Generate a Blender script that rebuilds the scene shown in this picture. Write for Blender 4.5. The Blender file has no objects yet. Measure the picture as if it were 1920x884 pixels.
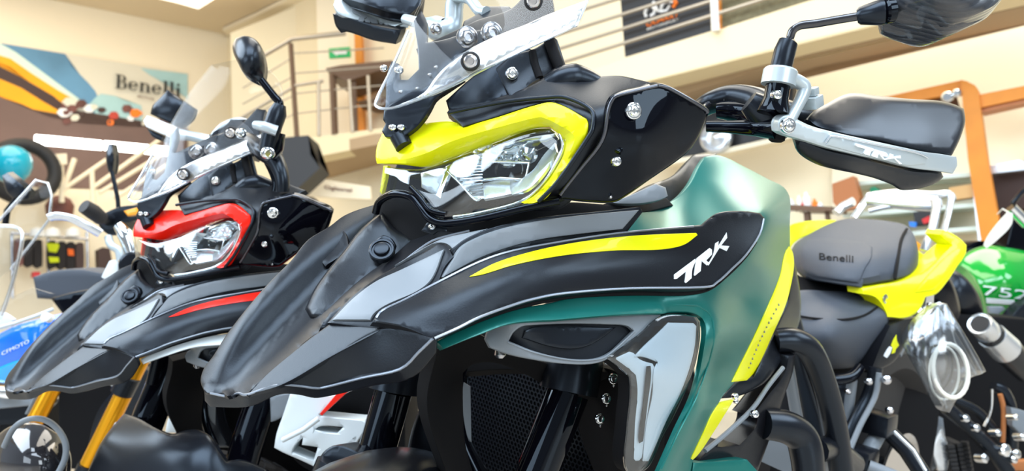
import bpy, bmesh, math, random
import numpy as np
from mathutils import Vector, Matrix
from mathutils.geometry import delaunay_2d_cdt

SC = bpy.context.scene
COL = SC.collection
random.seed(7)
# ---------------------------------------------------------------- camera
FPX = 1400.0
def _rx(a): c, s = math.cos(a), math.sin(a); return np.array([[1, 0, 0], [0, c, -s], [0, s, c]])
def _rz(a): c, s = math.cos(a), math.sin(a); return np.array([[c, -s, 0], [s, c, 0], [0, 0, 1.]])
CW = np.array([.3781, -.8546, .7454])                       # where the photographer's phone is
RC = _rz(-.0744) @ _rx(-0.10817) @ np.array([[1, 0, 0], [0, 0, -1], [0, 1, 0.]])   # world -> right, down, forward
cam = bpy.data.cameras.new('camera'); camo = bpy.data.objects.new('camera', cam); COL.objects.link(camo)
camo.matrix_world = Matrix([[RC[0][i], -RC[1][i], -RC[2][i], CW[i]] for i in range(3)] + [[0, 0, 0, 1]])
cam.sensor_width = 36; cam.lens = 36 * FPX / 1920; cam.clip_start = .02; cam.clip_end = 100
cam.dof.use_dof = True; cam.dof.focus_distance = .78; cam.dof.aperture_fstop = 6.2
SC.camera = camo
SC.view_settings.view_transform = 'Standard'; SC.view_settings.look = 'None'
SC.view_settings.exposure = 0.0; SC.view_settings.gamma = 1; SC.view_settings.use_curve_mapping = False
# ---------------------------------------------------------------- daylight and room light
W = bpy.data.worlds.new('daylight'); SC.world = W; W.use_nodes = True
W.node_tree.nodes['Background'].inputs[0].default_value = (.80, .90, 1, 1)
W.node_tree.nodes['Background'].inputs[1].default_value = .38
def area(name, loc, target, sx, sy, power, color):
    l = bpy.data.lights.new(name, 'AREA'); l.shape = 'RECTANGLE'; l.size = sx; l.size_y = sy; l.energy = power; l.color = color
    o = bpy.data.objects.new(name, l); COL.objects.link(o); o.location = loc
    o.rotation_euler = (Vector(target) - Vector(loc)).to_track_quat('-Z', 'Y').to_euler(); return o
area('window_daylight', (.2, -1.9, 3.8), (0, 0, .8), 4.0, 2.0, 230, (.74, .86, 1))
area('window_daylight', (-3.1, 0, 3.4), (-.2, 0, .8), 2.8, 2.4, 210, (.76, .88, 1))
area('window_daylight', (3.9, -.8, 3.0), (0, 0, .8), 2.2, 2.0, 110, (.76, .88, 1))
area('window_daylight', (-3.3, -3.3, 1.6), (0, 0, .9), 2.6, 1.6, 60, (.76, .88, 1))
area('window_daylight', (2.5, -3.7, 1.5), (0, 0, .9), 1.8, 1.8, 75, (.82, .92, 1))
area('ceiling_light_panel', (.3, 1.4, 4.2), (.3, 1.4, 0), 1.6, 3.5, 95, (1, .93, .82))
area('ceiling_light_panel', (-3.2, 4.2, 4.2), (-3.2, 4.6, 0), 3, 3, 115, (1, .90, .74))
area('ceiling_light_panel', (3.0, 2.6, 4.2), (3.0, 2.8, 0), 2, 2.5, 130, (1, .91, .78))

# ---------------------------------------------------------------- materials
MAT = {}
def mat(name, col, rough=.5, metal=0, tint=None, coat=0, coat_rough=.03, emit=0, noise=0, nscale=600, trans=0, ior=1.45, spec=.5, colvar=0, cvscale=8):
    m = bpy.data.materials.new(name); m.use_nodes = True; nt = m.node_tree; b = nt.nodes['Principled BSDF']
    c = (col[0], col[1], col[2], 1)
    b.inputs['Base Color'].default_value = c; b.inputs['Roughness'].default_value = rough; b.inputs['Metallic'].default_value = metal
    b.inputs['Coat Weight'].default_value = coat; b.inputs['Coat Roughness'].default_value = coat_rough
    b.inputs['Transmission Weight'].default_value = trans; b.inputs['IOR'].default_value = ior; b.inputs['Specular IOR Level'].default_value = spec
    if tint: b.inputs['Specular Tint'].default_value = (*tint, 1)
    if emit: b.inputs['Emission Color'].default_value = c; b.inputs['Emission Strength'].default_value = emit
    if noise or colvar:
        tc = nt.nodes.new('ShaderNodeTexCoord')
    if noise:
        n = nt.nodes.new('ShaderNodeTexNoise'); n.inputs['Scale'].default_value = nscale; n.inputs['Detail'].default_value = 2
        bp = nt.nodes.new('ShaderNodeBump'); bp.inputs['Strength'].default_value = noise; bp.inputs['Distance'].default_value = .001
        nt.links.new(tc.outputs['Object'], n.inputs['Vector']); nt.links.new(n.outputs['Fac'], bp.inputs['Height']); nt.links.new(bp.outputs['Normal'], b.inputs['Normal'])
    if colvar:
        n = nt.nodes.new('ShaderNodeTexNoise'); n.inputs['Scale'].default_value = cvscale; n.inputs['Detail'].default_value = 4
        r = nt.nodes.new('ShaderNodeMix'); r.data_type = 'RGBA'
        r.inputs[6].default_value = tuple(x * (1 - colvar) for x in col[:3]) + (1,); r.inputs[7].default_value = tuple(min(1, x * (1 + colvar)) for x in col[:3]) + (1,)
        nt.links.new(tc.outputs['Object'], n.inputs['Vector']); nt.links.new(n.outputs['Fac'], r.inputs[0]); nt.links.new(r.outputs[2], b.inputs['Base Color'])
    MAT[name] = m; return m
def clear_mat(name, tint, gloss_extra=0, rough=.02, ior=1.5):
    m = bpy.data.materials.new(name); m.use_nodes = True; nt = m.node_tree; nt.nodes.remove(nt.nodes['Principled BSDF'])
    t = nt.nodes.new('ShaderNodeBsdfTransparent'); t.inputs[0].default_value = (*tint, 1)
    g = nt.nodes.new('ShaderNodeBsdfGlossy'); g.inputs['Roughness'].default_value = rough; g.inputs[0].default_value = (1, 1, 1, 1)
    f = nt.nodes.new('ShaderNodeFresnel'); ge = nt.nodes.new('ShaderNodeNewGeometry'); mr = nt.nodes.new('ShaderNodeMapRange')   # a ray leaving the sheet sees the same surface as one entering it
    mr.inputs[3].default_value = ior; mr.inputs[4].default_value = 1 / ior; nt.links.new(ge.outputs['Backfacing'], mr.inputs[0]); nt.links.new(mr.outputs[0], f.inputs[0])
    a = nt.nodes.new('ShaderNodeMath'); a.operation = 'ADD'; a.use_clamp = True; a.inputs[1].default_value = gloss_extra
    mx = nt.nodes.new('ShaderNodeMixShader'); nt.links.new(f.outputs[0], a.inputs[0]); nt.links.new(a.outputs[0], mx.inputs[0])
    nt.links.new(t.outputs[0], mx.inputs[1]); nt.links.new(g.outputs[0], mx.inputs[2]); nt.links.new(mx.outputs[0], nt.nodes['Material Output'].inputs[0])
    MAT[name] = m; return m
mat('black_plastic', (.007, .007, .009), .33, noise=.08, spec=.44, tint=(.72, .86, 1))
mat('deep_black', (.005, .005, .006), .75, spec=.2)
mat('satin_black', (.007, .008, .011), .27, spec=.46, tint=(.68, .83, 1))
mat('grey_satin', (.19, .215, .24), .36, noise=.03)
mat('gloss_black', (.002, .002, .004), .04, spec=.32, tint=(.7, .85, 1))
mat('chrome_black', (.02, .02, .024), .10, metal=.0, coat=1)
mat('teal_paint', (.008, .150, .128), .28, metal=.30, coat=.12, coat_rough=.25)
mat('yellow_paint', (.80, .80, .0), .34, coat=.25, spec=.3)
mat('red_paint', (.90, .010, .0), .34, coat=.25, spec=.3)
mat('white_paint', (.72, .78, .80), .3, coat=.4)
mat('silver', (.72, .76, .80), .26, metal=.75)
mat('silver_paint', (.50, .57, .60), .30, metal=.35)
mat('glint_gloss', (.10, .105, .12), .16, metal=.85)  # bright metal tone standing in for the highlight on gloss edges
mat('glint_satin', (.30, .34, .40), .30, metal=.8)  # paler than the plastic, so the edge tubes read as highlights
mat('chrome', (.85, .88, .9), .10, metal=1)
mat('steel', (.6, .6, .62), .22, metal=1)
mat('white_print', (.85, .9, .93), .35)
mat('seat_fabric', (.050, .060, .078), .55, noise=.5, nscale=900)
mat('rubber', (.018, .018, .02), .6)
mat('gold_fork', (.80, .36, .01), .25, metal=.7)
mat('lamp_grey', (.52, .57, .62), .28, coat=.5)
mat('amber', (.9, .35, .02), .2, coat=.5)
clear_mat('clear_lens', (.93, .96, .97), .02)
clear_mat('screen_clear', (.93, .94, .95), .0, ior=1.16)
clear_mat('screen_flange', (.80, .86, .92), .50, .22)
clear_mat('bag_plastic', (.86, .90, .94), .13, .14)

# ---------------------------------------------------------------- frames and pixel rays
class Frame:
    def __init__(s, M, T): s.M = np.array(M); s.T = np.array(T, float)
    def loc(s, Xw): return (np.atleast_2d(Xw) - s.T) @ s.M
    def matrix(s): return Matrix([[*s.M[i], s.T[i]] for i in range(3)] + [[0, 0, 0, 1]])
WORLD = Frame(np.eye(3), (0, 0, 0))
MAIN = Frame(_rz(-2.3898) @ _rx(-.2209), (0, 0, 0))
RED = Frame(_rz(-2.3732) @ _rx(-.2305), (-.4747, .3991, 0))
def ray(px, py): return RC.T @ np.array([(px - 960) / FPX, (py - 442) / FPX, 1.])
def dep(fr, px, py, k, v):
    if k == 'd': return v
    i = 'xyz'.index(k); r = ray(px, py); return (v - ((CW - fr.T) @ fr.M)[i]) / (r @ fr.M)[i]
def P(px, py, v, k='d', fr=None):
    fr = fr or CUR; return Vector(((CW + dep(fr, px, py, k, v) * ray(px, py) - fr.T) @ fr.M).tolist())
CUR = MAIN
# ---------------------------------------------------------------- object helpers
def link(name, me, m, parent=None, smooth=True, ang=32):
    if m is not None: me.materials.append(MAT[m] if isinstance(m, str) else m)
    if smooth:
        me.polygons.foreach_set('use_smooth', [True] * len(me.polygons)); me.set_sharp_from_angle(angle=math.radians(ang))
    o = bpy.data.objects.new(name, me); COL.objects.link(o)
    if parent is not None: o.parent = parent
    return o
def tag(o, label=None, cat=None, group=None, kind=None):
    if label: o['label'] = label
    if cat: o['category'] = cat
    if group: o['group'] = group
    if kind: o['kind'] = kind
    return o
def empty(name, fr=WORLD, label=None, cat=None, group=None):
    o = bpy.data.objects.new(name, None); COL.objects.link(o); o.matrix_world = fr.matrix(); o.empty_display_size = .05
    return tag(o, label, cat, group)
def from_bm(name, bm, m, parent=None, smooth=True, ang=32):
    bmesh.ops.recalc_face_normals(bm, faces=bm.faces)
    me = bpy.data.meshes.new(name); bm.to_mesh(me); bm.free(); return link(name, me, m, parent, smooth, ang)

# ---------------------------------------------------------------- surfaces from sightings
class Surf:
    """Smooth or faceted sheet through sighted control points (px, py, value[, key]); 1/distance is interpolated, so planes stay planes."""
    def __init__(s, ctrl, mode='tps', fr=None, key='d', reg=0):
        fr = fr or CUR
        s.p = np.array([c[:2] for c in ctrl], float); s.mode = mode
        s.v = np.array([1 / dep(fr, c[0], c[1], c[3] if len(c) > 3 else key, c[2]) for c in ctrl])
        if len(ctrl) == 3: s.mode = 'lin'
        if s.mode == 'tps':
            n = len(s.p); q = s.p / 500; K = s._k(q, q) + np.eye(n) * reg; Q = np.c_[np.ones(n), q]
            A = np.block([[K, Q], [Q.T, np.zeros((3, 3))]]); s.w = np.linalg.lstsq(A, np.r_[s.v, 0, 0, 0], rcond=None)[0]
        else:
            r = delaunay_2d_cdt([Vector(x) for x in s.p], [], [], 0, 1e-6); s.tri = [t for t in r[2]]; s.idx = [o[0] for o in r[3]]
            s.tv = [(s.p[[s.idx[i] for i in t]], s.v[[s.idx[i] for i in t]]) for t in s.tri if len(t) == 3]
    def _k(s, a, b):
        d = np.linalg.norm(a[:, None] - b[None], axis=2); return np.where(d > 0, d * d * np.log(d + 1e-12), 0)
    def __call__(s, pts):
        pts = np.atleast_2d(np.array(pts, float))
        if s.mode == 'tps':
            q = pts / 500; n = len(s.p); return s._k(q, s.p / 500) @ s.w[:n] + np.c_[np.ones(len(q)), q] @ s.w[n:]
        best = np.full(len(pts), -1e9); out = np.zeros(len(pts))
        for tp, tv in s.tv:
            T = np.array([[tp[0, 0], tp[1, 0], tp[2, 0]], [tp[0, 1], tp[1, 1], tp[2, 1]], [1, 1, 1]])
            if abs(np.linalg.det(T)) < 1: continue
            b = np.linalg.solve(T, np.c_[pts, np.ones(len(pts))].T); mn = b.min(0); val = tv @ b
            u = mn > best; out[u] = val[u]; best[u] = mn[u]
        return out
def smooth_loop(pts, closed=True, step=6, sharp=50):
    p = [np.array(q[:2], float) for q in pts]; n = len(p); out = []
    def tan(i):
        if not closed and (i == 0 or i == n - 1): return None
        a = p[i] - p[i - 1]; b = p[(i + 1) % n] - p[i]
        la, lb = np.linalg.norm(a), np.linalg.norm(b)
        if math.degrees(math.acos(max(-1, min(1, (a @ b) / (la * lb + 1e-9))))) > sharp: return None
        return (a / la + b / lb) / 2
    tg = [tan(i) for i in range(n)]
    for i in range(n if closed else n - 1):
        a, b = p[i], p[(i + 1) % n]; L = np.linalg.norm(b - a); ta, tb = tg[i], tg[(i + 1) % n]
        ta = (b - a) / L if ta is None else ta; tb = (b - a) / L if tb is None else tb
        k = max(1, int(round(L / step)))
        for j in range(k):
            t = j / k; h = (2*t**3 - 3*t*t + 1, t**3 - 2*t*t + t, -2*t**3 + 3*t*t, t**3 - t*t)
            out.append(h[0] * a + h[1] * L * ta + h[2] * b + h[3] * L * tb)
    if not closed: out.append(p[-1])
    return np.array(out)
def inside(pts, poly):
    x, y = pts[:, 0], pts[:, 1]; r = np.zeros(len(pts), bool); j = len(poly) - 1
    for i in range(len(poly)):
        xi, yi, xj, yj = *poly[i], *poly[j]
        c = ((yi > y) != (yj > y)) & (x < (xj - xi) * (y - yi) / (yj - yi + 1e-12) + xi); r ^= c; j = i
    return r
def dist_poly(pts, poly):
    a = poly; b = np.roll(poly, -1, 0); d = b - a; L = (d * d).sum(1) + 1e-12
    t = np.clip(((pts[:, None] - a) * d).sum(2) / L, 0, 1); q = a + t[..., None] * d
    return np.sqrt(((pts[:, None] - q) ** 2).sum(2)).min(1)
def panel(name, outline, surf, m, parent, thick=.004, step=11, rim=3, rimd=.0015, lift=0, sharp=38, creases=(), holes=(), relax=0, back=None, ang=32, fr=None, flat=False, bump=None):
    """A moulded panel: outline as sighted, lying on surf, rim rolled back, given real thickness towards the inside."""
    fr = fr or CUR
    if not callable(surf): surf = Surf(surf, fr=fr)
    bstep = max(2.5, min(step, 7))
    loops = [smooth_loop(outline, True, bstep, sharp)] + [smooth_loop(h, True, bstep, sharp) for h in holes]
    V = []; E = []; 
    for lp in loops:
        n0 = len(V); V += [tuple(q) for q in lp]; E += [(n0 + i, n0 + (i + 1) % len(lp)) for i in range(len(lp))]
    def ok(pts): 
        r = inside(pts, loops[0])
        for h in loops[1:]: r &= ~inside(pts, h)
        return r
    def dist(pts):
        d = dist_poly(pts, loops[0])
        for h in loops[1:]: d = np.minimum(d, dist_poly(pts, h))
        return d
    extra = []
    if rim:
        for lp in loops:
            nx, pv = np.roll(lp, -1, 0), np.roll(lp, 1, 0); t = nx - pv; t /= np.linalg.norm(t, axis=1)[:, None] + 1e-9; nn = np.c_[-t[:, 1], t[:, 0]]
            for k in (.3, 1.0):
                for sg in (1, -1):
                    q = lp + nn * rim * k * sg; q = q[ok(q)]
                    if len(q): extra.append(q[dist(q) > .85 * rim * k])
    lo, hi = loops[0].min(0), loops[0].max(0)
    gx, gy = np.meshgrid(np.arange(lo[0] + step / 2, hi[0], step), np.arange(lo[1] + step / 2, hi[1], step * .87))
    gx = gx + (np.arange(gx.shape[0]) % 2)[:, None] * step / 2
    g = np.c_[gx.ravel(), gy.ravel()]; g = g[ok(g)]
    if len(g): g = g[dist(g) > max(rim * 1.25, step * .4)]
    cr = []
    for c in creases:
        q = smooth_loop(c, False, bstep); q = q[ok(q)]
        if len(q): q = q[dist(q) > 1.5]
        cr.append(q)
    if cr and len(g):
        allc = np.concatenate(cr) if any(len(q) for q in cr) else np.zeros((0, 2))
        if len(allc): g = g[np.sqrt(((g[:, None] - allc[None]) ** 2).sum(2)).min(1) > step * .4]
    for q in extra: V += [tuple(a) for a in q]
    V += [tuple(a) for a in g]
    for q in cr:
        n0 = len(V); V += [tuple(a) for a in q]
        E += [(n0 + i, n0 + i + 1) for i in range(len(q) - 1) if np.linalg.norm(q[i + 1] - q[i]) < bstep * 2.5]
    r = delaunay_2d_cdt([Vector(v) for v in V], E, [], 0, 1e-4)
    vv = np.array([tuple(v) for v in r[0]]); faces = [f for f in r[2]]
    cen = np.array([vv[list(f)].mean(0) for f in faces]); keep = ok(cen); faces = [f for f, k in zip(faces, keep) if k]
    inv = surf(vv) if not flat else surf(vv)
    if relax:
        nb = [set() for _ in vv]
        for f in faces:
            for a, b in zip(f, f[1:] + f[:1]): nb[a].add(b); nb[b].add(a)
        for _ in range(relax):
            inv = np.array([.5 * inv[i] + .5 * np.mean([inv[j] for j in nb[i]]) if nb[i] else inv[i] for i in range(len(vv))])
    d = 1 / inv - lift
    if rim:
        q = np.clip(1 - dist(vv) / rim, 0, 1); d = d + rimd * (1 - np.sqrt(np.maximum(0, 1 - q * q)))
    if bump is not None: d = d + bump(vv)
    rays = np.array([ray(a, b) for a, b in vv]); X = (CW + rays * d[:, None] - fr.T) @ fr.M
    cl = (CW - fr.T) @ fr.M
    # orient
    tris = []
    nsum = np.zeros(3)
    for f in faces:
        a, b, c = X[f[0]], X[f[1]], X[f[2]]; n = np.cross(b - a, c - a)
        if n @ (cl - a) < 0: f = f[::-1]; n = -n
        nsum += n; tris.append(list(f))
    bk = -nsum / np.linalg.norm(nsum) if back is None else np.array(back, float) / np.linalg.norm(back)
    n = len(X); cnt = {}
    for f in tris:
        for a, b in zip(f, f[1:] + f[:1]): cnt[(a, b)] = 1
    me = bpy.data.meshes.new(name)
    if thick:
        VV = np.r_[X, X + bk * thick]; FF = tris + [[i + n for i in f[::-1]] for f in tris]
        FF += [[b, a, a + n, b + n] for (a, b) in cnt if (b, a) not in cnt]
    else: VV = X; FF = tris
    used = sorted({i for f in FF for i in f}); rm = {k: i for i, k in enumerate(used)}
    me.from_pydata([tuple(VV[i]) for i in used], [], [[rm[i] for i in f] for f in FF]); me.update()
    return link(name, me, m, parent, True, ang)

def spline3(pts, k=6):
    pts = [Vector(p) for p in pts]
    if len(pts) < 3: return pts
    out = []; n = len(pts)
    for i in range(n - 1):
        p0, p1, p2, p3 = pts[max(0, i - 1)], pts[i], pts[i + 1], pts[min(n - 1, i + 2)]
        for j in range(k):
            t = j / k; out.append(.5 * ((2 * p1) + (p2 - p0) * t + (2 * p0 - 5 * p1 + 4 * p2 - p3) * t * t + (3 * p1 - p0 - 3 * p2 + p3) * t ** 3))
    out.append(pts[-1]); return out
def add_tube(bm, pts, r, seg=14, caps=True, flat=1.0, up=None, loop=False):
    pts = [Vector(p) for p in pts]; n = len(pts)
    rs = r if isinstance(r, (list, tuple)) else [r] * n
    if len(rs) != n: rs = [rs[0] + 0 * i if len(rs) == 1 else np.interp(i / (n - 1), np.linspace(0, 1, len(rs)), rs) for i in range(n)]
    rings = []; u = Vector(up) if up else None
    for i, p in enumerate(pts):
        if loop: t = (pts[(i + 1) % n] - pts[i - 1])
        else: t = (pts[min(i + 1, n - 1)] - pts[max(i - 1, 0)])
        t.normalize()
        if u is None: u = t.orthogonal().normalized()
        u = (u - t * u.dot(t)).normalized(); v = t.cross(u)
        rings.append([bm.verts.new(p + (u * math.cos(a) * rs[i] + v * math.sin(a) * rs[i] * flat)) for a in (2 * math.pi * j / seg for j in range(seg))])
    for i in range(n if loop else n - 1):
        A, B = rings[i], rings[(i + 1) % n]
        for j in range(seg): bm.faces.new((A[j], A[(j + 1) % seg], B[(j + 1) % seg], B[j]))
    if caps and not loop: bm.faces.new(rings[0][::-1]); bm.faces.new(rings[-1])
def tube(name, pts, r, m, parent, sm=0, seg=14, flat=1.0, up=None, loop=False):
    bm = bmesh.new(); p = spline3(pts, sm) if sm else pts; add_tube(bm, p, r, seg, True, flat, up, loop); return from_bm(name, bm, m, parent, ang=40)
def add_lathe(bm, p, axis, prof, seg=20, phase=0):
    """prof: list of (distance along axis, radius)"""
    p = Vector(p); t = Vector(axis).normalized(); u = t.orthogonal().normalized(); v = t.cross(u); rings = []
    for h, r in prof: rings.append([bm.verts.new(p + t * h + (u * math.cos(a) + v * math.sin(a)) * max(r, 1e-5)) for a in (2 * math.pi * j / seg + phase for j in range(seg))])
    for A, B in zip(rings, rings[1:]):
        for j in range(seg): bm.faces.new((A[j], A[(j + 1) % seg], B[(j + 1) % seg], B[j]))
    bm.faces.new(rings[0][::-1]); bm.faces.new(rings[-1])
def lathe(name, p, axis, prof, m, parent, seg=24):
    bm = bmesh.new(); add_lathe(bm, p, axis, prof, seg); return from_bm(name, bm, m, parent, ang=35)
def add_box(bm, c, sx, sy, sz, R=None, bev=0):
    R = R or Matrix.Identity(3); vs = [bm.verts.new(Vector(c) + R @ Vector((x * sx / 2, y * sy / 2, z * sz / 2))) for x in (-1, 1) for y in (-1, 1) for z in (-1, 1)]
    fs = [bm.faces.new([vs[i] for i in f]) for f in ((0, 1, 3, 2), (4, 6, 7, 5), (0, 4, 5, 1), (2, 3, 7, 6), (0, 2, 6, 4), (1, 5, 7, 3))]
    if bev:
        es = list({e for f in fs for e in f.edges}); bmesh.ops.bevel(bm, geom=es, offset=bev, segments=2, affect='EDGES', profile=.6)
def box(name, c, s, m, parent=None, R=None, bev=0):
    bm = bmesh.new(); add_box(bm, c, *s, R, bev); return from_bm(name, bm, m, parent)
def bolt(p, r, parent, m='chrome', n=None, name='bolt', washer=None):
    """button head screw with a hex socket; p on the surface, n outward"""
    p = Vector(p); cl = Vector(((CW - CUR.T) @ CUR.M).tolist()); n = Vector(n) if n else ((cl - p).normalized() + Vector((0, .9, .1)))
    bm = bmesh.new()
    if washer: add_lathe(bm, p, n, [(-.002, washer), (.001, washer), (.0016, washer * .9)], 24)
    h = r * .7
    add_lathe(bm, p, n, [(-.003, r), (h * .45, r), (h * .85, r * .86), (h, r * .62), (h, r * .48), (h * .35, r * .44), (h * .35, 1e-4)], 24)
    return from_bm(name, bm, m, parent, ang=30)
def mirror_copy(o, name=None):
    me = o.data.copy()
    for v in me.vertices: v.co.y = -v.co.y
    me.flip_normals(); c = bpy.data.objects.new(name or o.name.split('.')[0], me); COL.objects.link(c); c.parent = o.parent; return c
# ================================================================= the showroom
mat('wall_cream', (.84, .74, .53), .8, colvar=.05, cvscale=1.5); mat('wall_light', (.87, .77, .58), .8); mat('ceiling_cream', (.72, .60, .42), .8, colvar=.04, cvscale=1)
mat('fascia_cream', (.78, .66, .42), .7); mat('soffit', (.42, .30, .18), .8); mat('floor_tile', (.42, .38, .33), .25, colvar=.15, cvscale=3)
mat('wood_orange', (.72, .25, .02), .45, colvar=.25, cvscale=6); mat('wood_dark', (.13, .07, .035), .5); mat('brushed_rail', (.42, .36, .28), .35, metal=.6)
mat('tube_light', (1, .98, .94), .5, emit=9); mat('panel_light', (1, .93, .80), .5, emit=1.6); mat('sign_green', (.01, .32, .09), .4, emit=.35); mat('banner_black', (.02, .02, .022), .5)
mat('print_orange', (.95, .20, .01), .5); mat('print_white', (.8, .8, .78), .5); mat('banner_khaki', (.16, .14, .08), .8, colvar=.5, cvscale=30)
mat('poster_sky', (.66, .62, .50), .6); mat('poster_blue', (.10, .24, .38), .6, colvar=.5, cvscale=2.2); mat('poster_aqua', (.36, .56, .56), .6, colvar=.1); mat('poster_road', (.15, .095, .08), .7, colvar=.35, cvscale=1.6)
mat('poster_orange', (.86, .36, .0), .6, colvar=.2, cvscale=3); mat('poster_dark', (.05, .025, .02), .6); mat('poster_mint', (.58, .72, .62), .6); mat('poster_bike', (.14, .05, .04), .6, colvar=.9, cvscale=9); mat('poster_red', (.45, .05, .03), .6)
mat('ink', (.01, .012, .012), .5); mat('cloth_black', (.02, .017, .017), .9); mat('cloth_yellow', (.55, .62, .0), .7); mat('cloth_orange', (.8, .13, .01), .7); mat('cyan_balloon', (.0, .38, .55), .18, coat=.6)
mat('glass_shelf', (.62, .70, .62), .25); mat('carton', (.62, .38, .16), .7); mat('box_red', (.6, .02, .02), .4); mat('box_white', (.8, .8, .78), .5); mat('box_blue', (.02, .2, .75), .4); mat('box_green', (.0, .22, .1), .5); mat('leather_brown', (.45, .16, .05), .5)
mat('window_frame_white', (.85, .82, .72), .5); mat('window_bright', (1, .95, .84), .5, emit=1.1)
PC = CW + 9.0 * ray(425, 65)
dL = np.array([.737, .676, 0]); dR = np.array([.798, -.603, 0]); UP = np.array([0, 0, 1.])
class Plane:
    def __init__(s, Q, d): s.Q = np.array(Q, float); s.d = np.array(d, float); s.n = np.cross(s.d, UP); s.n = s.n / np.linalg.norm(s.n); s.n = s.n if (CW - s.Q) @ s.n > 0 else -s.n
    def hit(s, px, py, off=0): r = ray(px, py); return CW + r * ((s.n @ (s.Q + s.n * off - CW)) / (s.n @ r))
LW = Plane(PC, dL); BW = Plane(PC, dR); FA = Plane(PC - BW.n * 0 + BW.n * 1.0, dR); LF = Plane(CW + 6.6 * ray(640, 250), (1, 0, 0))
MZ = Plane(PC + BW.n * (-2.0), dR)      # wall behind the gallery
def slab(name, poly, plane, m, th=.01, off=0, parent=None, sm=False):
    """flat board lying on a wall plane, th thick, its face off metres in front of the plane"""
    poly = smooth_loop(poly, True, 12) if sm else poly
    F = [plane.hit(x, y, off) for x, y in poly]; Bk = [p - plane.n * th for p in F]; n = len(F)
    bm = bmesh.new(); a = [bm.verts.new(p.tolist()) for p in F]; b = [bm.verts.new(p.tolist()) for p in Bk]
    f1 = bm.faces.new(a); f2 = bm.faces.new(b[::-1])
    for i in range(n): bm.faces.new((a[i], b[i], b[(i + 1) % n], a[(i + 1) % n]))
    bmesh.ops.triangulate(bm, faces=[f1, f2])
    return from_bm(name, bm, m, parent, smooth=False)
def wtube(name, q, plane, r, m, parent=None, off=0, seg=10): return tube(name, [Vector(plane.hit(x, y, off).tolist()) for x, y in q], r, m, parent, seg=seg)
def wall(name, Q, d, a, b, z0, z1, m, th=.15):
    Q = np.array(Q); pl = Plane(Q, d); A = Q + d * a; B = Q + d * b
    bm = bmesh.new(); vs = [bm.verts.new((p[0], p[1], z)) for z in (z0, z1) for p in (A, B, B - pl.n * th, A - pl.n * th)]
    for f in ((0,1,2,3), (7,6,5,4), (0,4,5,1), (1,5,6,2), (2,6,7,3), (3,7,4,0)): bm.faces.new([vs[i] for i in f])
    return tag(from_bm(name, bm, m, None, smooth=False), kind='structure')
H = PC[2]
wall('wall_left', PC, dL, -9, 2.2, 0, H, 'wall_light')
wall('wall_back', PC, dR, -.15, 9.5, 0, H + 2.2, 'wall_cream')
bm = bmesh.new(); add_box(bm, (0, 3.5, -.05), 22, 22, .1); tag(from_bm('floor', bm, 'floor_tile', None, False), kind='structure')
bm = bmesh.new(); c0 = PC + dL * -4.2 + dR * 1.1
add_box(bm, (0, 0, 0), 13, 5.4, .12); o = tag(from_bm('ceiling', bm, 'ceiling_cream', None, False), kind='structure'); 
o.location = (PC + dL * -3.0 * 1 + dR * 1.2).tolist(); o.location.z = H + .06; o.rotation_euler.z = math.atan2(.676, .737)
# ceiling beam along the back wall and the lit ceiling panel
CEIL = type('C', (), {'hit': lambda s, px, py, off=0: CW + ray(px, py) * ((H - off - CW[2]) / ray(px, py)[2]), 'n': np.array([0, 0, -1.])})()
tag(slab('trim_1', [(425,66),(590,0),(650,-30),(600,-30),(480,30),(418,58)], CEIL, 'wall_light', .04, .05), kind='structure')
pl_ = slab('ceiling_light', [(290,-4),(330,5),(372,17),(412,-8),(360,-40),(280,-30)], CEIL, 'panel_light', .03, .06)
tag(pl_, 'square lit panel recessed in the cream ceiling above the wall poster', 'ceiling light')
# poster on the left wall
po = tag(slab('wall_poster', [(-60,72),(0,81),(352,138),(352,300),(352,310),(-60,310)], LW, 'poster_sky', .01, .02), 'large landscape poster with mountains, road and motorcycles on the left wall', 'poster')
slab('printed_mountain', [(2,81),(122,101),(135,125),(150,140),(165,155),(178,170),(190,195),(190,225),(165,200),(120,170),(60,130),(0,82)], LW, 'poster_blue', .004, .024, po)
slab('printed_slope', [(190,176),(215,180),(235,190),(265,198),(268,240),(240,240),(200,235),(165,198),(180,182)], LW, 'poster_aqua', .004, .027, po)
slab('printed_sky_patch', [(264,128),(352,139),(352,185),(335,172),(300,150),(280,140)], LW, 'poster_aqua', .004, .024, po)
slab('printed_sky_patch', [(-60,72),(0,81),(30,98),(100,150),(165,198),(150,200),(70,150),(0,108),(-60,90)], LW, 'poster_mint', .004, .03, po)
slab('printed_cliff', [(-60,90),(0,104),(20,110),(60,138),(110,170),(160,198),(130,205),(80,175),(20,125),(0,118),(-60,115)], LW, 'poster_orange', .004, .033, po)
slab('printed_cliff', [(-60,120),(0,125),(40,145),(100,180),(130,205),(110,215),(60,190),(0,160),(-60,140)], LW, 'poster_dark', .004, .034, po)
slab('printed_cliff', [(-60,145),(0,148),(40,165),(80,190),(118,212),(100,220),(90,218),(40,195),(0,180),(-60,165)], LW, 'poster_orange', .004, .036, po)
slab('printed_road', [(-60,175),(0,182),(50,203),(92,220),(150,232),(240,238),(352,240),(352,330),(352,362),(-60,345)], LW, 'poster_road', .004, .038, po)
rnd = random.Random(3)
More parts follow.
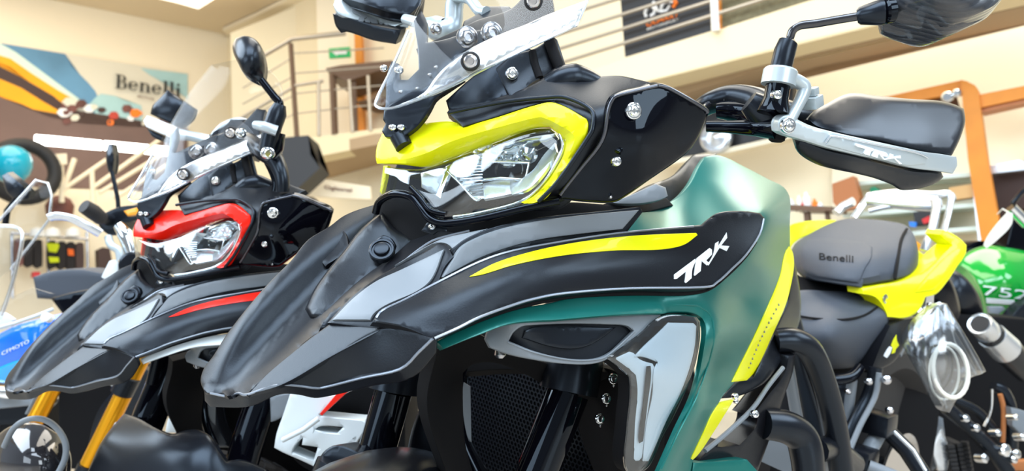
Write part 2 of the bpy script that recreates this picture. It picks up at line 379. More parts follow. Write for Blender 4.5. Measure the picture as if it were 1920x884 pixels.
for i in range(26):
    x, y = rnd.uniform(95, 330), 0; y = 212 + rnd.uniform(-14, 26) + (x - 200) * .10; r = rnd.uniform(5, 14)
    slab('printed_bike', [(x + r * math.cos(a) * rnd.uniform(.7, 1.2), y + r * .7 * math.sin(a)) for a in (k * math.pi / 3 for k in range(6))], LW, rnd.choice(['poster_bike', 'poster_bike', 'poster_dark', 'poster_red', 'print_white', 'poster_sky', 'print_orange'] if x > 190 else ['poster_bike', 'poster_dark', 'print_white', 'poster_sky', 'poster_bike']), .003, .041 + .0005 * i, po)
# the maker's name in a high-contrast roman face, drawn stroke by stroke
def roman(name, word, org, ux, uy, plane, m, parent, off, th=.004):
    """org: pixel of the baseline start, ux: pixel vector per unit along, uy: pixel vector per x-height unit up"""
    bm = bmesh.new(); org = np.array(org, float); ux = np.array(ux, float); uy = np.array(uy, float)
    def poly(pts):
        a = [bm.verts.new(plane.hit(*(org + ux * x + uy * y), off).tolist()) for x, y in pts]; b = [bm.verts.new(plane.hit(*(org + ux * x + uy * y), off - th).tolist()) for x, y in pts]
        n = len(a); bm.faces.new(a); bm.faces.new(b[::-1])
        for i in range(n): bm.faces.new((a[i], b[i], b[(i + 1) % n], a[(i + 1) % n]))
    def rect(x0, y0, x1, y1): poly([(x0, y0), (x1, y0), (x1, y1), (x0, y1)])
    def arc(cx, cy, rx, ry, a0, a1, thick, thin, n=14):
        for i in range(n):
            t0, t1 = [math.radians(a0 + (a1 - a0) * k / n) for k in (i, i + 1)]
            w0, w1 = [thin + (thick - thin) * abs(math.cos(t)) ** 1.3 for t in (t0, t1)]
            poly([(cx + rx * math.cos(t0), cy + ry * math.sin(t0)), (cx + rx * math.cos(t1), cy + ry * math.sin(t1)), (cx + (rx - w1) * math.cos(t1), cy + (ry - thin) * math.sin(t1)), (cx + (rx - w0) * math.cos(t0), cy + (ry - thin) * math.sin(t0))])
    x = 0
    for ch in word:
        if ch == 'B':
            rect(x + .15, 0, x + .42, 1.5); rect(x, 0, x + .7, .08); rect(x, 1.42, x + .65, 1.5); rect(x + .4, .76, x + .65, .84)
            arc(x + .6, 1.13, .38, .37, -90, 90, .24, .08); arc(x + .62, .42, .45, .42, -90, 90, .27, .08); x += 1.2
        elif ch == 'e': arc(x + .45, .5, .45, .5, 8, 325, .24, .09); rect(x + .2, .48, x + .82, .58); x += 1.02
        elif ch == 'n':
            rect(x + .1, 0, x + .34, 1); rect(x, 0, x + .44, .07); rect(x, .93, x + .3, 1); arc(x + .55, .62, .38, .38, 0, 150, .24, .09); rect(x + .69, 0, x + .93, .64); rect(x + .6, 0, x + 1.03, .07); x += 1.14
        elif ch == 'l': rect(x + .12, 0, x + .38, 1.55); rect(x, 0, x + .5, .07); rect(x, 1.48, x + .3, 1.55); x += .58
        elif ch == 'i': rect(x + .12, 0, x + .38, 1); rect(x, 0, x + .5, .07); rect(x, .93, x + .3, 1); arc(x + .25, 1.32, .14, .14, 0, 360, .14, .13, 10); x += .58
    return from_bm(name, bm, m, parent, smooth=False)
roman('lettering', 'Benelli', (216,165), (20.3,3.0), (.6,-17.5), LW, 'ink', po, .060)
def wall_text(name, body, p0, p1, up, plane, m, parent, off, shear=0):
    cu = bpy.data.curves.new(name, 'FONT'); cu.body = body; cu.extrude = 0; cu.shear = shear; cu.offset = .01; tmp = bpy.data.objects.new('t', cu); COL.objects.link(tmp)
    bpy.context.view_layer.update(); me = bpy.data.meshes.new_from_object(tmp); bpy.data.objects.remove(tmp); bpy.data.curves.remove(cu)
    co = np.array([v.co[:] for v in me.vertices]); co[:, 0] -= co[:, 0].min(); w = co[:, 0].max(); p0, p1, up = map(lambda q: np.array(q, float), (p0, p1, up))
    px = p0 + co[:, :1] / w * (p1 - p0) + co[:, 1:2] * up
    for v, q in zip(me.vertices, px): v.co = Vector(plane.hit(q[0], q[1], off).tolist())
    me.update(); o = link(name, me, m, parent, False); s = o.modifiers.new('s', 'SOLIDIFY'); s.thickness = .003; return o
wall_text('lettering', 'MOTOR', (258,182), (290,188), (.3,-5), LW, 'poster_bike', po, .060)
# lower left wall: picture frame, tube light, gear rack
tl = tag(wtube('tube_light', [(66,262),(190,273)], LW, .045, 'tube_light', off=.7), 'left one of two glowing fluorescent tubes hanging before the wall poster', 'tube light', 'fluorescent tubes before the poster')
tl = tag(wtube('tube_light', [(196,273),(314,284)], LW, .045, 'tube_light', off=.7), 'right one of two glowing fluorescent tubes hanging before the wall poster', 'tube light', 'fluorescent tubes before the poster')
pf_ = tag(empty('stair_rail', WORLD), 'sloping cream painted stair rail in front of the dark lower poster', 'stair rail')
for a, b in (((118,356),(200,300)), ((172,354),(300,262)), ((186,362),(312,285)), ((215,372),(316,308))): wtube('rail', [a, b], LW, .019, 'wall_light', pf_, off=.9)
for a, b in (((115,300),(116,380)), ((172,318),(175,385)), ((120,352),(140,298))): wtube('post', [a, b], LW, .022, 'wall_light', pf_, off=.9)
tag(slab('hanging_sign', [(88,290),(125,288),(126,308),(90,310)], LW, 'wall_light', .02, .95), 'small blank cream sign on the stair post left of the rail', 'sign')
tag(slab('low_wall', [(-60,365),(60,352),(250,358),(420,380),(420,640),(-60,640)], LW, 'wall_light', .05, .5), 'pale cream display wall under the poster behind the clothing rack', 'display wall')
gr_ = tag(empty('clothing_rail', WORLD), 'long rail hung with dark riding jackets on the pale left wall', 'clothing rail'); wtube('rail', [(20,437),(165,449)], LW, .015, 'steel', gr_, off=.70)
for x in (22, 90, 163): wtube('post', [(x, 436), (x + 2, 560)], LW, .015, 'steel', gr_, off=.65)
jk = random.Random(5)
jack = [('dark maroon jacket at the left end of the clothing rail', 36, 'poster_bike'), ('plain black jacket second from the left on the clothing rail', 54, 'cloth_black'), ('black jacket with a dull red shoulder on the clothing rail', 72, 'cloth_black'), ('black jacket with two bright yellow patches on the clothing rail', 98, 'cloth_black'), ('dark jacket between the yellow and orange marked ones', 116, 'cloth_black'), ('black jacket with an orange patch on the clothing rail', 133, 'cloth_black'), ('dark brown jacket at the right end of the clothing rail', 150, 'poster_dark')]
for lab, x, m in jack:
    y0 = 447 + (x - 36) * .07; o = slab('riding_jacket', [(x - 7,y0 + 2),(x - 3,y0),(x + 3,y0),(x + 7,y0 + 2),(x + 8,y0 + 22),(x + 7.5,y0 + 50),(x,y0 + 53),(x - 7,y0 + 49),(x - 8,y0 + 20)], LW, m, .08, .84, sm=True); tag(o, lab, 'jacket', 'jackets on the clothing rail')
    if x == 98:
        slab('patch', [(87,456),(110,457),(111,463),(106,474),(92,472)], LW, 'cloth_yellow', .01, .86, o); slab('patch', [(91,482),(110,483),(111,492),(94,493)], LW, 'cloth_yellow', .01, .86, o)
    if x == 133: slab('patch', [(127,467),(138,468),(139,480),(128,479)], LW, 'cloth_orange', .01, .86, o)
for lab, x in (('white riding cap at the left above the dark jackets', 70), ('white riding cap in the middle above the yellow marked jacket', 99), ('white riding cap at the right above the orange marked jacket', 137)):
    tag(lathe('cap', LW.hit(x, 438, .95).tolist(), (0, 0, 1), [(-.035,.04),(-.03,.06),(.0,.058),(.035,.05),(.055,.01)], 'box_white', None), lab, 'cap', 'caps above the jackets')
tag(lathe('helmet', LW.hit(112, 392, .68).tolist(), (0, 0, 1), [(-.10,.07),(-.05,.11),(.03,.12),(.09,.09),(.12,.04)], 'poster_bike', None), 'dark red helmet on the upper shelf over the silver brake lever', 'helmet')
tag(slab('riding_jacket', [(184,468),(192,464),(206,466),(210,500),(205,510),(186,510)], LW, 'poster_dark', .12, .84, sm=True), 'dark jacket hanging alone right of the rail by the white bracket', 'jacket')
tag(slab('shop_box', [(62,510),(75,510),(76,520),(62,520)], LW, 'box_red', .1, .8), 'small red box below the jackets at far left', 'box')
bl = lathe('balloon', LW.hit(22,308,1.4).tolist(), (0, 0, 1), [(-.17,.005),(-.165,.03),(-.14,.08),(-.09,.125),(-.03,.148),(.03,.15),(.09,.128),(.13,.085),(.155,.03)], 'cyan_balloon', None, 32)
tag(bl, 'glossy cyan balloon floating before the wall poster at the left edge', 'balloon')
bm = bmesh.new(); c_ = LW.hit(44,322,1.0); rr_ = [Vector((c_ + (LW.d * math.cos(a) + UP * math.sin(a)) * .24).tolist()) for a in (k * math.pi / 16 for k in range(32))]
add_tube(bm, rr_, .06, 12, False, loop=True); tag(from_bm('display_tyre', bm, 'rubber', None), 'black tyre standing on display behind the cyan balloon', 'tyre')
# stairs and landing left of the gallery
ld = empty('gallery_landing', WORLD); tag(ld, kind='structure'); ld.name = 'trim_2'
tag(slab('fascia', [(572,259),(720,240),(900,225),(900,258),(705,272),(580,297)], LF, 'fascia_cream', .25, 0, ld), None)
SOF = type('S', (), {'n': np.array([0, 0, -1.]), 'hit': lambda s, px, py, off=0: CW + ray(px, py) * ((LF.hit(640, 283)[2] - off - CW[2]) / ray(px, py)[2])})()
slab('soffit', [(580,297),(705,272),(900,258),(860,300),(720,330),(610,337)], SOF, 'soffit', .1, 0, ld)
rl = tag(empty('stair_railing', WORLD), 'metal railing with thin bars where the stair meets the landing', 'railing')
for a, b, r in (((545,82),(557,262),.022), ((597,152),(598,255),.016), ((621,140),(626,252),.02), ((655,150),(661,248),.016), ((690,142),(695,246),.016)): wtube('post', [a, b], LF, r, 'wood_dark' if r > .018 else 'brushed_rail', rl)
wtube('handrail', [(480,112),(547,73),(648,62)], LF, .022, 'brushed_rail', rl); wtube('handrail', [(440,228),(555,160),(606,152)], LF, .016, 'brushed_rail', rl)
for k in range(4): wtube('bar', [(548,100 + k * 38),(640,95 + k * 36),(720,90 + k * 35)], LF, .007, 'brushed_rail', rl); wtube('bar', [(455,165 + k * 30),(548,108 + k * 36)], LF, .007, 'brushed_rail', rl)
tag(slab('exit_sign', [(616,91),(656,88),(657,106),(617,109)], LF, 'sign_green', .03, -.4), 'green emergency exit sign on the wall above the dark desk', 'exit sign'); es = bpy.context.scene.objects['exit_sign']
slab('arrow', [(622,97),(632,93),(632,96),(650,94),(650,101),(632,102),(632,105)], LF, 'print_white', .004, -.394, es)
tag(slab('wood_post', [(664,60),(677,58),(683,245),(671,248)], LF, 'wood_orange', .12, -.6), 'orange wooden post behind the desk and green exit sign', 'post')
dk = tag(empty('desk', WORLD), 'dark wooden desk standing on the landing behind the railing', 'desk')
slab('desk_top', [(611,128),(640,122),(735,113),(735,124),(650,153),(612,132)], LF, 'wood_dark', .5, -.1, dk); slab('shelf', [(668,190),(735,180),(735,192),(700,196)], LF, 'wood_dark', .3, -.3, dk)
for x in (620, 658): slab('leg', [(x, 140), (x + 8, 140), (x + 12, 250), (x + 5, 250)], LF, 'wood_dark', .05, -.15, dk)
w_ = tag(slab('window_1', [(684,150),(735,146),(735,238),(688,242)], LF, 'window_bright', .02, -.8), kind='structure')
for x in (700, 718): slab('window_frame', [(x,148),(x + 3,148),(x + 5,240),(x + 2,240)], LF, 'window_frame_white', .02, -.77, w_)
tag(slab('wall_back_landing', [(592,-40),(1100,-80),(1100,200),(600,262)], Plane(LF.hit(640,200) + np.array([0,.9,0]), (1,0,0)), 'wall_light', .1, 0), kind='structure'); bpy.context.scene.objects['wall_back_landing'].name = 'wall_landing'
tag(slab('wall_stair', [(432,62),(592,-2),(600,262),(640,420),(440,420)], Plane(LF.hit(520,200) + np.array([0,1.4,0]), (1,0,0)), 'wall_cream', .1, 0), kind='structure')
sg = tag(slab('hanging_sign', [(575,332),(600,336),(694,350),(696,374),(640,372),(578,368)], LF, 'wall_light', .04, .3), 'pale lightbox sign with small dark word under the landing', 'sign')
wall_text('lettering', 'Oglasnal', (608,354), (660,360), (0,-9), LF, 'poster_bike', sg, .31)
tag(slab('wall_speaker', [(532,258),(578,254),(582,290),(600,315),(545,366),(520,335)], LF, 'banner_black', .3, .8), 'black angular panel jutting out below the landing beside the red motorcycle mirror', 'panel')
bm = bmesh.new(); c_ = LF.hit(578,394,.85); add_tube(bm, [Vector((c_ + (np.array([1, 0, 0]) * math.cos(a) + UP * math.sin(a)) * .085).tolist()) for a in (k * math.pi / 14 for k in range(28))], .018, 10, False, loop=True)
tag(from_bm('display_tyre', bm, 'rubber', None), 'small black tyre under the lightbox sign behind the red motorcycle', 'tyre')
# gallery on the right
gal = tag(slab('trim_3', [(1000,168),(1086,138),(1500,8),(2000,-150),(2000,-40),(1500,78),(1203,156),(1000,206)], FA, 'fascia_cream', .3, 0), kind='structure')
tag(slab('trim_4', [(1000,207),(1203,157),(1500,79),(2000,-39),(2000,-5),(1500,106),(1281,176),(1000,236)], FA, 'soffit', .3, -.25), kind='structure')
tag(slab('wall_gallery', [(800,-60),(1100,-150),(1100,140),(1000,175),(800,220)], MZ, 'wall_light', .1, 0), kind='structure')
grl = tag(empty('gallery_railing', WORLD), 'steel railing with horizontal rails along the upper gallery', 'railing')
for x0, y0 in ((1050,64), (1054,90), (1059,116), (1040,35)): wtube('rail', [(x0 - 90, y0 + 28), (x0, y0), (1166, y0 - (1166 - x0) * .315), (1500, y0 - (1500 - x0) * .315)], FA, .011, 'brushed_rail', grl, off=.02)
wtube('post', [(1338,-20),(1342,58)], FA, .022, 'box_white', grl, off=.03)
bn = tag(slab('hanging_banner', [(1162,-20),(1172,107),(1333,58),(1328,-60)], FA, 'banner_black', .006, -.04), 'black banner with white swirl emblem and orange lettering on the gallery railing', 'banner')
def swirl(pts, m, r, off): return wtube('emblem', pts, FA, r * .8, m, bn, off=-.035)
swirl([(1212,32),(1209,24),(1214,14),(1222,11),(1228,18),(1226,26),(1220,30)], 'print_white', .012, .0); swirl([(1225,4),(1232,20),(1238,22),(1242,8),(1252,2),(1262,4)], 'print_white', .012, .0); swirl([(1262,-2),(1268,6),(1262,14)], 'print_orange', .014, .0); swirl([(1238,22),(1250,20),(1256,10)], 'print_white', .010, .0)
wall_text('lettering', 'QUARRY', (1212,50), (1275,30), (-.5,-15), FA, 'print_orange', bn, -.035, .3); wall_text('lettering', 'MOTORSPORT', (1213,57), (1272,38), (-.2,-6), FA, 'print_white', bn, -.035)
tag(slab('hanging_banner', [(1352,-40),(1354,52),(1500,6),(1620,-30),(1620,-80)], FA, 'banner_khaki', .006, -.04), 'speckled khaki banner right of the steel gallery post', 'banner')
tag(slab('wood_post', [(1344,-20),(1354,-20),(1357,50),(1349,53)], FA, 'wood_orange', .05, -.05), 'narrow orange wooden post behind the gallery railing between two banners', 'post')
bp = tag(slab('wall_screen', [(1170,238),(1300,190),(1486,126),(1488,150),(1484,250),(1452,256),(1305,290),(1180,310)], BW, 'banner_black', .08, .45), 'wide black wall panel under the gallery behind the left handlebar', 'wall panel')
tag(slab('trim_5', [(1180,312),(1305,291),(1455,257),(1500,246),(1500,254),(1455,266),(1305,300),(1180,322)], BW, 'wall_light', .12, .5), kind='structure')
ls = lathe('spotlight', BW.hit(1343,258,.52).tolist(), BW.n.tolist(), [(-.02,.10),(.02,.10),(.03,.085),(.0,.06),(.01,.03),(.02,.01)], 'silver', None, 28); tag(ls, 'round silver spotlight on the black wall panel under the handlebar', 'spotlight')
# wooden showcase on the right
SH = Plane(BW.hit(1700,300) + BW.n * .35, dR)
sc_ = tag(empty('wooden_showcase', WORLD), 'orange wooden framed showcase with lit glass shelves at the right', 'showcase')
slab('post', [(1801,150),(1812,152),(1828,160),(1834,168),(1852,300),(1880,450),(1884,476),(1846,476),(1840,455),(1815,300)], SH, 'wood_orange', .10, .02, sc_)
slab('lintel', [(1600,196),(1650,184),(1805,150),(1812,170),(1780,178),(1650,200),(1600,215)], SH, 'wood_orange', .10, 0, sc_)
slab('lintel', [(1834,178),(1925,160),(1960,154),(1960,176),(1925,183),(1838,202)], SH, 'wood_orange', .08, .0, sc_)
slab('lintel_underside', [(1838,202),(1925,183),(1960,176),(1960,184),(1925,192),(1841,211)], SH, 'leather_brown', .12, -.02, sc_)
slab('glass_back', [(1560,300),(1820,250),(1850,480),(1560,480)], SH, 'wall_light', .03, -.3, sc_)
slab('lamp_rail', [(1730,178),(1790,172),(1800,205),(1740,212)], SH, 'wood_dark', .05, -.05, sc_)
lathe('showcase_lamp', SH.hit(1777,183,.02).tolist(), SH.n.tolist(), [(0,.03),(.02,.03),(.03,.02)], 'chrome', sc_); lathe('showcase_lamp', SH.hit(1794,176,.02).tolist(), SH.n.tolist(), [(0,.022),(.02,.022),(.03,.012)], 'chrome', sc_)
for y in (330, 388, 432): slab('shelf', [(1580,y + 12),(1836,y - 8),(1838,y - 2),(1836,y),(1580,y + 20)], SH, 'glass_shelf', .3, -.02, sc_)
for x in (1812,): slab('upright', [(x,250),(x + 4,250),(x + 30,470),(x + 24,470)], SH, 'steel', .02, .0, sc_)
def item(name, poly, m, lab, cat, th=.1, off=-.02, pl=SH): return tag(slab(name, poly, pl, m, th, off), lab, cat)
item('carton', [(1779,352),(1832,344),(1836,368),(1782,376)], 'carton', 'tan cardboard carton on the showcase shelf beside the orange post', 'carton', .1, .0)
item('shop_box', [(1712,398),(1745,392),(1748,420),(1716,424)], 'banner_black', 'black box on the showcase shelf seen through the luggage rack', 'box')
item('shop_box', [(1728,412),(1742,405),(1744,416),(1732,420)], 'box_red', 'small red packet in front of the black shelf box', 'box', .04, .03)
item('shop_box', [(1704,416),(1718,417),(1717,426),(1706,425)], 'box_blue', 'small blue packet left of the black shelf box', 'box', .04, .03)
item('shop_bag', [(1632,352),(1640,350),(1652,358),(1640,364),(1630,362)], 'box_green', 'dark green bag on the upper showcase shelf above the rack', 'bag')
item('leather_bag', [(1560,345),(1600,330),(1612,370),(1606,390),(1575,396),(1562,380)], 'leather_brown', 'brown leather bag on the shelf left of the luggage rack', 'bag', .1, .1)
item('tool_box', [(1824,330),(1834,326),(1836,350),(1826,352)], 'silver', 'silver tin on the upper shelf beside the orange post', 'tin')
tb = tag(empty('shop_table', WORLD), 'black metal table with bottles left of the showcase', 'table')
slab('table_top', [(1478,384),(1560,388),(1562,396),(1478,394)], SH, 'wood_dark', .3, .5, tb); slab('leg', [(1506,394),(1516,394),(1520,440),(1510,440)], SH, 'wood_dark', .04, .46, tb); slab('leg', [(1546,394),(1552,394),(1556,440),(1549,440)], SH, 'wood_dark', .04, .46, tb)
for i, (x, y, w, h, m, lab) in enumerate([(1484,368,12,22,'box_white','white bottle at the left end of the black shop table'), (1499,362,10,28,'window_frame_white','tall cream bottle on the black shop table'), (1513,356,14,34,'box_white','largest white canister on the black shop table'), (1508,372,11,16,'box_red','dark red tin in front of the white canister'), (1528,368,9,20,'print_orange','orange bottle on the black shop table'), (1538,374,10,14,'box_white','short white jar right of the orange bottle')]):
    q = SH.hit(x, y + h / 2 + 6, .45); k = np.linalg.norm(q - CW) / FPX
    tag(lathe('bottle', (q - UP * h * k / 2).tolist(), (0, 0, 1), [(0,w*k/2),(h*k*.7,w*k/2),(h*k*.82,w*k*.25),(h*k,w*k*.22)], m, None, 16), lab, 'bottle', 'bottles on the shop table')
item('wall_shelf_unit', [(1850,330),(1925,300),(1960,300),(1960,460),(1870,460)], 'poster_dark', 'dark crowded shelf unit beyond the orange post at the right edge', 'shelf unit', .3, -.3)
item('parts_tray', [(1852,312),(1910,300),(1925,305),(1925,318),(1858,326)], 'silver', 'silver tray on top of the dark shelf unit at the right edge', 'tray', .2, -.2)
# ================================================================= the large yellow and green touring motorcycle
CUR = MAIN
BIKE = empty('touring_motorcycle', MAIN, 'large teal and fluorescent yellow adventure motorcycle with matte black beak in the foreground', 'motorcycle', None)
R_ = BIKE
def q7(pts): return [(900 + x / 3.2, 380 + y / 3.2) for x, y in pts]
TRK = [[(1165,433),(1292,338),(1296,352),(1275,398),(1270,455),(1236,484),(1228,478),(1236,415),(1180,460),(1165,460)],
       [(1300,335),(1378,273),(1392,283),(1393,312),(1358,348),(1372,360),(1362,378),(1330,352),(1325,412),(1290,440),(1284,436),(1292,375)],
       [(1412,245),(1432,232),(1430,262),(1480,180),(1484,212),(1448,258),(1497,262),(1480,292),(1438,272),(1372,378),(1362,372),(1380,350),(1400,310)]]
def join(name, objs, parent):
    bm = bmesh.new(); m = objs[0].data.materials[0]
    for o in objs: bm.from_mesh(o.data)
    me = bpy.data.meshes.new(name); bm.to_mesh(me); bm.free()
    for o in objs: d = o.data; bpy.data.objects.remove(o); bpy.data.meshes.remove(d)
    return link(name, me, m, parent)
def lettering(name, polys, surf, m, parent, lift=.0012, thick=.0012, rim=1, rimd=.0004):
    return join(name, [panel('x', p, surf, m, None, thick=thick, step=8, rim=rim, rimd=rimd, lift=lift, sharp=20) for p in polys], parent)
def trk_map(ax, ay, ux, uy, vx, vy):
    # logo unit square: u along the word, v up; corners of the sighted logo on the wing panel
    o = np.array([1165, 470.]); U = np.array([1430, 205.]) - o; Vv = np.array([1165, 320.]) - o
    A = np.linalg.inv(np.c_[U, Vv]); out = []
    for p in TRK:
        q = [A @ (np.array(a, float) - o) for a in p]; out.append([(ax + a * ux + b * vx, ay + a * uy + b * vy) for a, b in q])
    return out

# ---- beak
def dense(line, n=14):
    p = [Vector((x, y, 100 / d)) for x, y, d in line]; q = spline3(p, 8); m = len(q) - 1
    return [(q[round(i * m / n)].x, q[round(i * m / n)].y, 100 / q[round(i * m / n)].z) for i in range(n + 1)]
def loft(lines, nu=26, nv=10):
    L = [dense(l, nu) for l in lines]; g = []
    for i in range(nu + 1):
        q = spline3([Vector((x, y, 100 / d)) for x, y, d in (l[i] for l in L)], max(2, nv // (len(L) - 1)))
        g += [(p.x, p.y, 100 / p.z) for p in q]
    return Surf(g, 'lin')
top_s = loft([[(366,724,.752),(455,580,.787),(590,440,.845),(735,360,.90)], [(396,722,.737),(470,600,.767),(600,472,.822),(735,385,.882)], [(428,730,.728),(500,645,.761),(630,518,.812),(745,412,.862)], [(456,745,.703),(545,666,.712),(680,546,.733),(866,430,.767)]])
fa_s = Surf([(622,607,.716),(720,617,.679),(527,721,.690),(462,741,.704),(622,668,.686),(545,665,.712)])
fb_s = Surf([(720,617,.679),(812,636,.653),(750,694,.668),(612,726,.695),(527,722,.692),(622,668,.687)])
rim_s = Surf([(384,735,.738),(395,738,.731),(428,744,.720),(462,741,.705),(527,722,.693),(590,728,.696),(612,726,.695),(680,709,.680),(750,694,.668),(812,636,.653),
    (384,762,.744),(395,764,.738),(462,764,.716),(480,759,.713),(525,740,.703),(590,747,.706),(615,744,.704),(700,724,.687),(762,713,.678),(818,662,.664)], 'lin')
silh = [(384,737),(376,716),(383,690),(397,672),(425,628),(470,570),(510,525),(545,490),(578,450),(618,425),(645,405),(700,385),(735,378),(790,408),(845,436),(862,436)]
BK = [panel('beak', silh + [(800,457),(742,502),(690,546),(640,591),(622,608),(580,637),(545,666),(500,704),(463,742),(447,739),(426,745),(395,739)], top_s, 'black_plastic', R_, thick=.004, step=11, rim=1.5, rimd=.0006, ang=60)]
for out, sf, st in (([(622,606),(665,611),(722,616),(622,669),(527,723),(462,742),(500,702),(545,664),(580,636)], fa_s, 11), ([(718,616),(775,623),(813,636),(785,662),(751,694),(680,710),(612,727),(590,729),(560,725),(527,723),(622,667)], fb_s, 11),
    ([(383,733),(395,737),(428,743),(447,738),(462,740),(527,720),(560,723),(590,727),(612,725),(680,708),(750,692),(785,660),(812,634),(819,640),(818,662),(785,700),(763,713),(700,724),(615,744),(590,747),(560,741),(525,740),(481,759),(462,764),(395,764),(384,752)], rim_s, 8)):
    BK.append(panel('beak_facet', out, sf, 'black_plastic', R_, thick=.004, step=st, rim=2, rimd=.0008, ang=60))
beak = BK[0]
# centre channel of the beak with its rounded end
nose_s = Surf([(590,600,.745),(655,520,.772),(720,430,.80),(560,600,.755),(620,600,.738),(680,545,.757),(760,440,.80),(640,470,.80),(600,530,.775)])
panel('beak_channel', [(582,598),(572,580),(585,550),(612,510),(645,470),(672,435),(700,410),(716,398),(745,430),(790,440),(745,490),(700,520),(660,555),(625,585),(605,600)], nose_s, 'black_plastic', R_, thick=.012, step=10, rim=11, rimd=.008, relax=1, ang=60)
# right hand ridge piece seen over the valley
panel('beak_shoulder', [(618,430),(640,425),(650,440),(655,465),(640,480),(610,500),(600,490)], Surf([(618,430,.855),(650,430,.845),(610,500,.812),(655,465,.825)]), 'black_plastic', R_, thick=.01, rim=4, rimd=.003)
# knob
kp = P(716,470,.775)
lathe('steering_lock_plug', kp, (.55,.55,.62), [(-.004,.0135),(.002,.0135),(.003,.0125),(.003,.0105),(.0015,.010),(.0015,.0085),(.0045,.0075),(.005,.006),(.005,1e-4)], 'satin_black', R_)
panel('plug_seat', [(697,495),(698,465),(705,450),(718,441),(732,446),(741,460),(738,475),(728,488),(712,497)], Surf([(697,495,.783),(741,460,.783),(705,445,.79)]), 'satin_black', R_, thick=.01, rim=3, rimd=.002)
# ---- grey inlays on the nose
grey_s = Surf([(622,600,.712),(700,596,.694),(790,541,.700),(832,467,.722),(760,500,.730),(690,545,.715)])
panel('grey_inlay', [(623,600),(662,560),(705,528),(750,507),(832,468),(808,525),(791,541),(715,578),(700,590),(694,600)], grey_s, 'grey_satin', R_, thick=.006, rim=2, lift=.002, rimd=.001)
panel('inlay_frame', [(614,606),(660,556),(705,522),(755,494),(800,470),(822,456),(838,460),(850,482),(832,505),(815,560),(760,590),(720,616),(660,612)], Surf([(622,600,.712),(700,596,.694),(790,541,.700),(832,467,.722),(760,500,.730),(690,545,.715)]), 'black_plastic', R_, thick=.008, rim=3, lift=-.0015)
panel('inlay_edge', [(740,498),(800,462),(830,448),(880,436),(915,429),(880,447),(848,466),(838,458),(820,456),(780,476)], Surf([(740,498,.735),(830,448,.742),(915,429,.745),(848,466,.73)]), 'grey_satin', R_, thick=.006, rim=2, lift=.001)
panel('upper_wing_base', [(815,560),(832,505),(850,482),(845,470),(870,450),(920,428),(1000,410),(1130,396),(1200,388),(1205,398),(1172,440),(1050,456),(940,478),(860,520)], Surf([(815,560,.703),(850,470,.725),(1000,410,.757),(1200,390,.81),(1172,440,.80),(940,478,.742)]), 'black_plastic', R_, thick=.01, rim=2)
gi2 = Surf([(832,518,.700),(866,464,.716),(1000,412,.748),(1200,393,.802),(1168,432,.79),(940,470,.735)])
panel('grey_inlay', [(831,520),(850,488),(867,463),(900,444),(945,428),(1000,416),(1080,405),(1198,394),(1167,430),(1080,440),(1010,450),(945,467),(900,484)], gi2, 'grey_satin', R_, thick=.008, rim=2, rimd=.001, lift=.0015)
# ---- long wing panel with the logo
wing_ctrl = [(700,606,.676),(760,617,.664),(812,634,.652),(745,575,.684),(830,527,.695),(780,580,.664),(900,492,.708),(960,470,.722),(1050,452,.744),(1165,436,.785),(1325,420,.85),(1345,400,.862),(1430,402,.905),
    (1425,440,.885),(1390,495,.855),(1340,536,.825),(1180,543,.762),(1060,552,.720),(960,575,.690),(890,602,.668),
    (900,540,.678),(1000,510,.706),(1150,490,.760),(1290,470,.815)]
wing_s = loft([[(690,600,.676),(760,556,.690),(830,519,.698),(960,465,.724),(1165,431,.787),(1325,412,.85),(1440,392,.91)], [(755,612,.664),(830,570,.671),(930,530,.690),(1050,503,.722),(1200,490,.776),(1330,478,.832),(1440,430,.896)], [(806,644,.652),(880,611,.665),(960,580,.688),(1060,557,.720),(1180,548,.762),(1320,547,.815),(1436,448,.885)]], 40, 12)
wing_out = [(698,605),(706,593),(718,580),(760,560),(830,523),(900,489),(960,469),(1050,452),(1165,435),(1316,422),(1322,416),(1342,401),(1395,396),(1425,400),(1434,410),(1426,440),(1400,480),(1375,505),(1345,532),(1320,541),(1180,543),(1060,552),(1000,563),(960,575),(900,598),(860,618),(813,637),(800,632),(760,616)]
wing = panel('wing_panel', wing_out, wing_s, 'black_plastic', R_, thick=.010, rim=4, rimd=.0022, step=12)
panel('wing_stripe', [(880,519),(925,495),(990,474),(1080,455),(1180,443),(1305,437),(1308,441),(1285,458),(1255,466),(1150,470),(1050,480),(960,498),(900,516)], wing_s, 'yellow_paint', wing, thick=.0008, rim=1, rimd=.0003, lift=.0012, sharp=30)
lettering('lettering', [q7(p) for p in TRK], wing_s, 'white_print', wing)
panel('wing_underlayer', [(815,640),(860,622),(900,605),(960,584),(1060,562),(1180,555),(1290,554),(1330,546),(1360,524),(1400,484),(1420,455),(1330,440),(1180,470),(1000,520),(880,580)], lambda q: 1 / (1 / wing_s(q) + .013), 'deep_black', R_, thick=.004, rim=2)
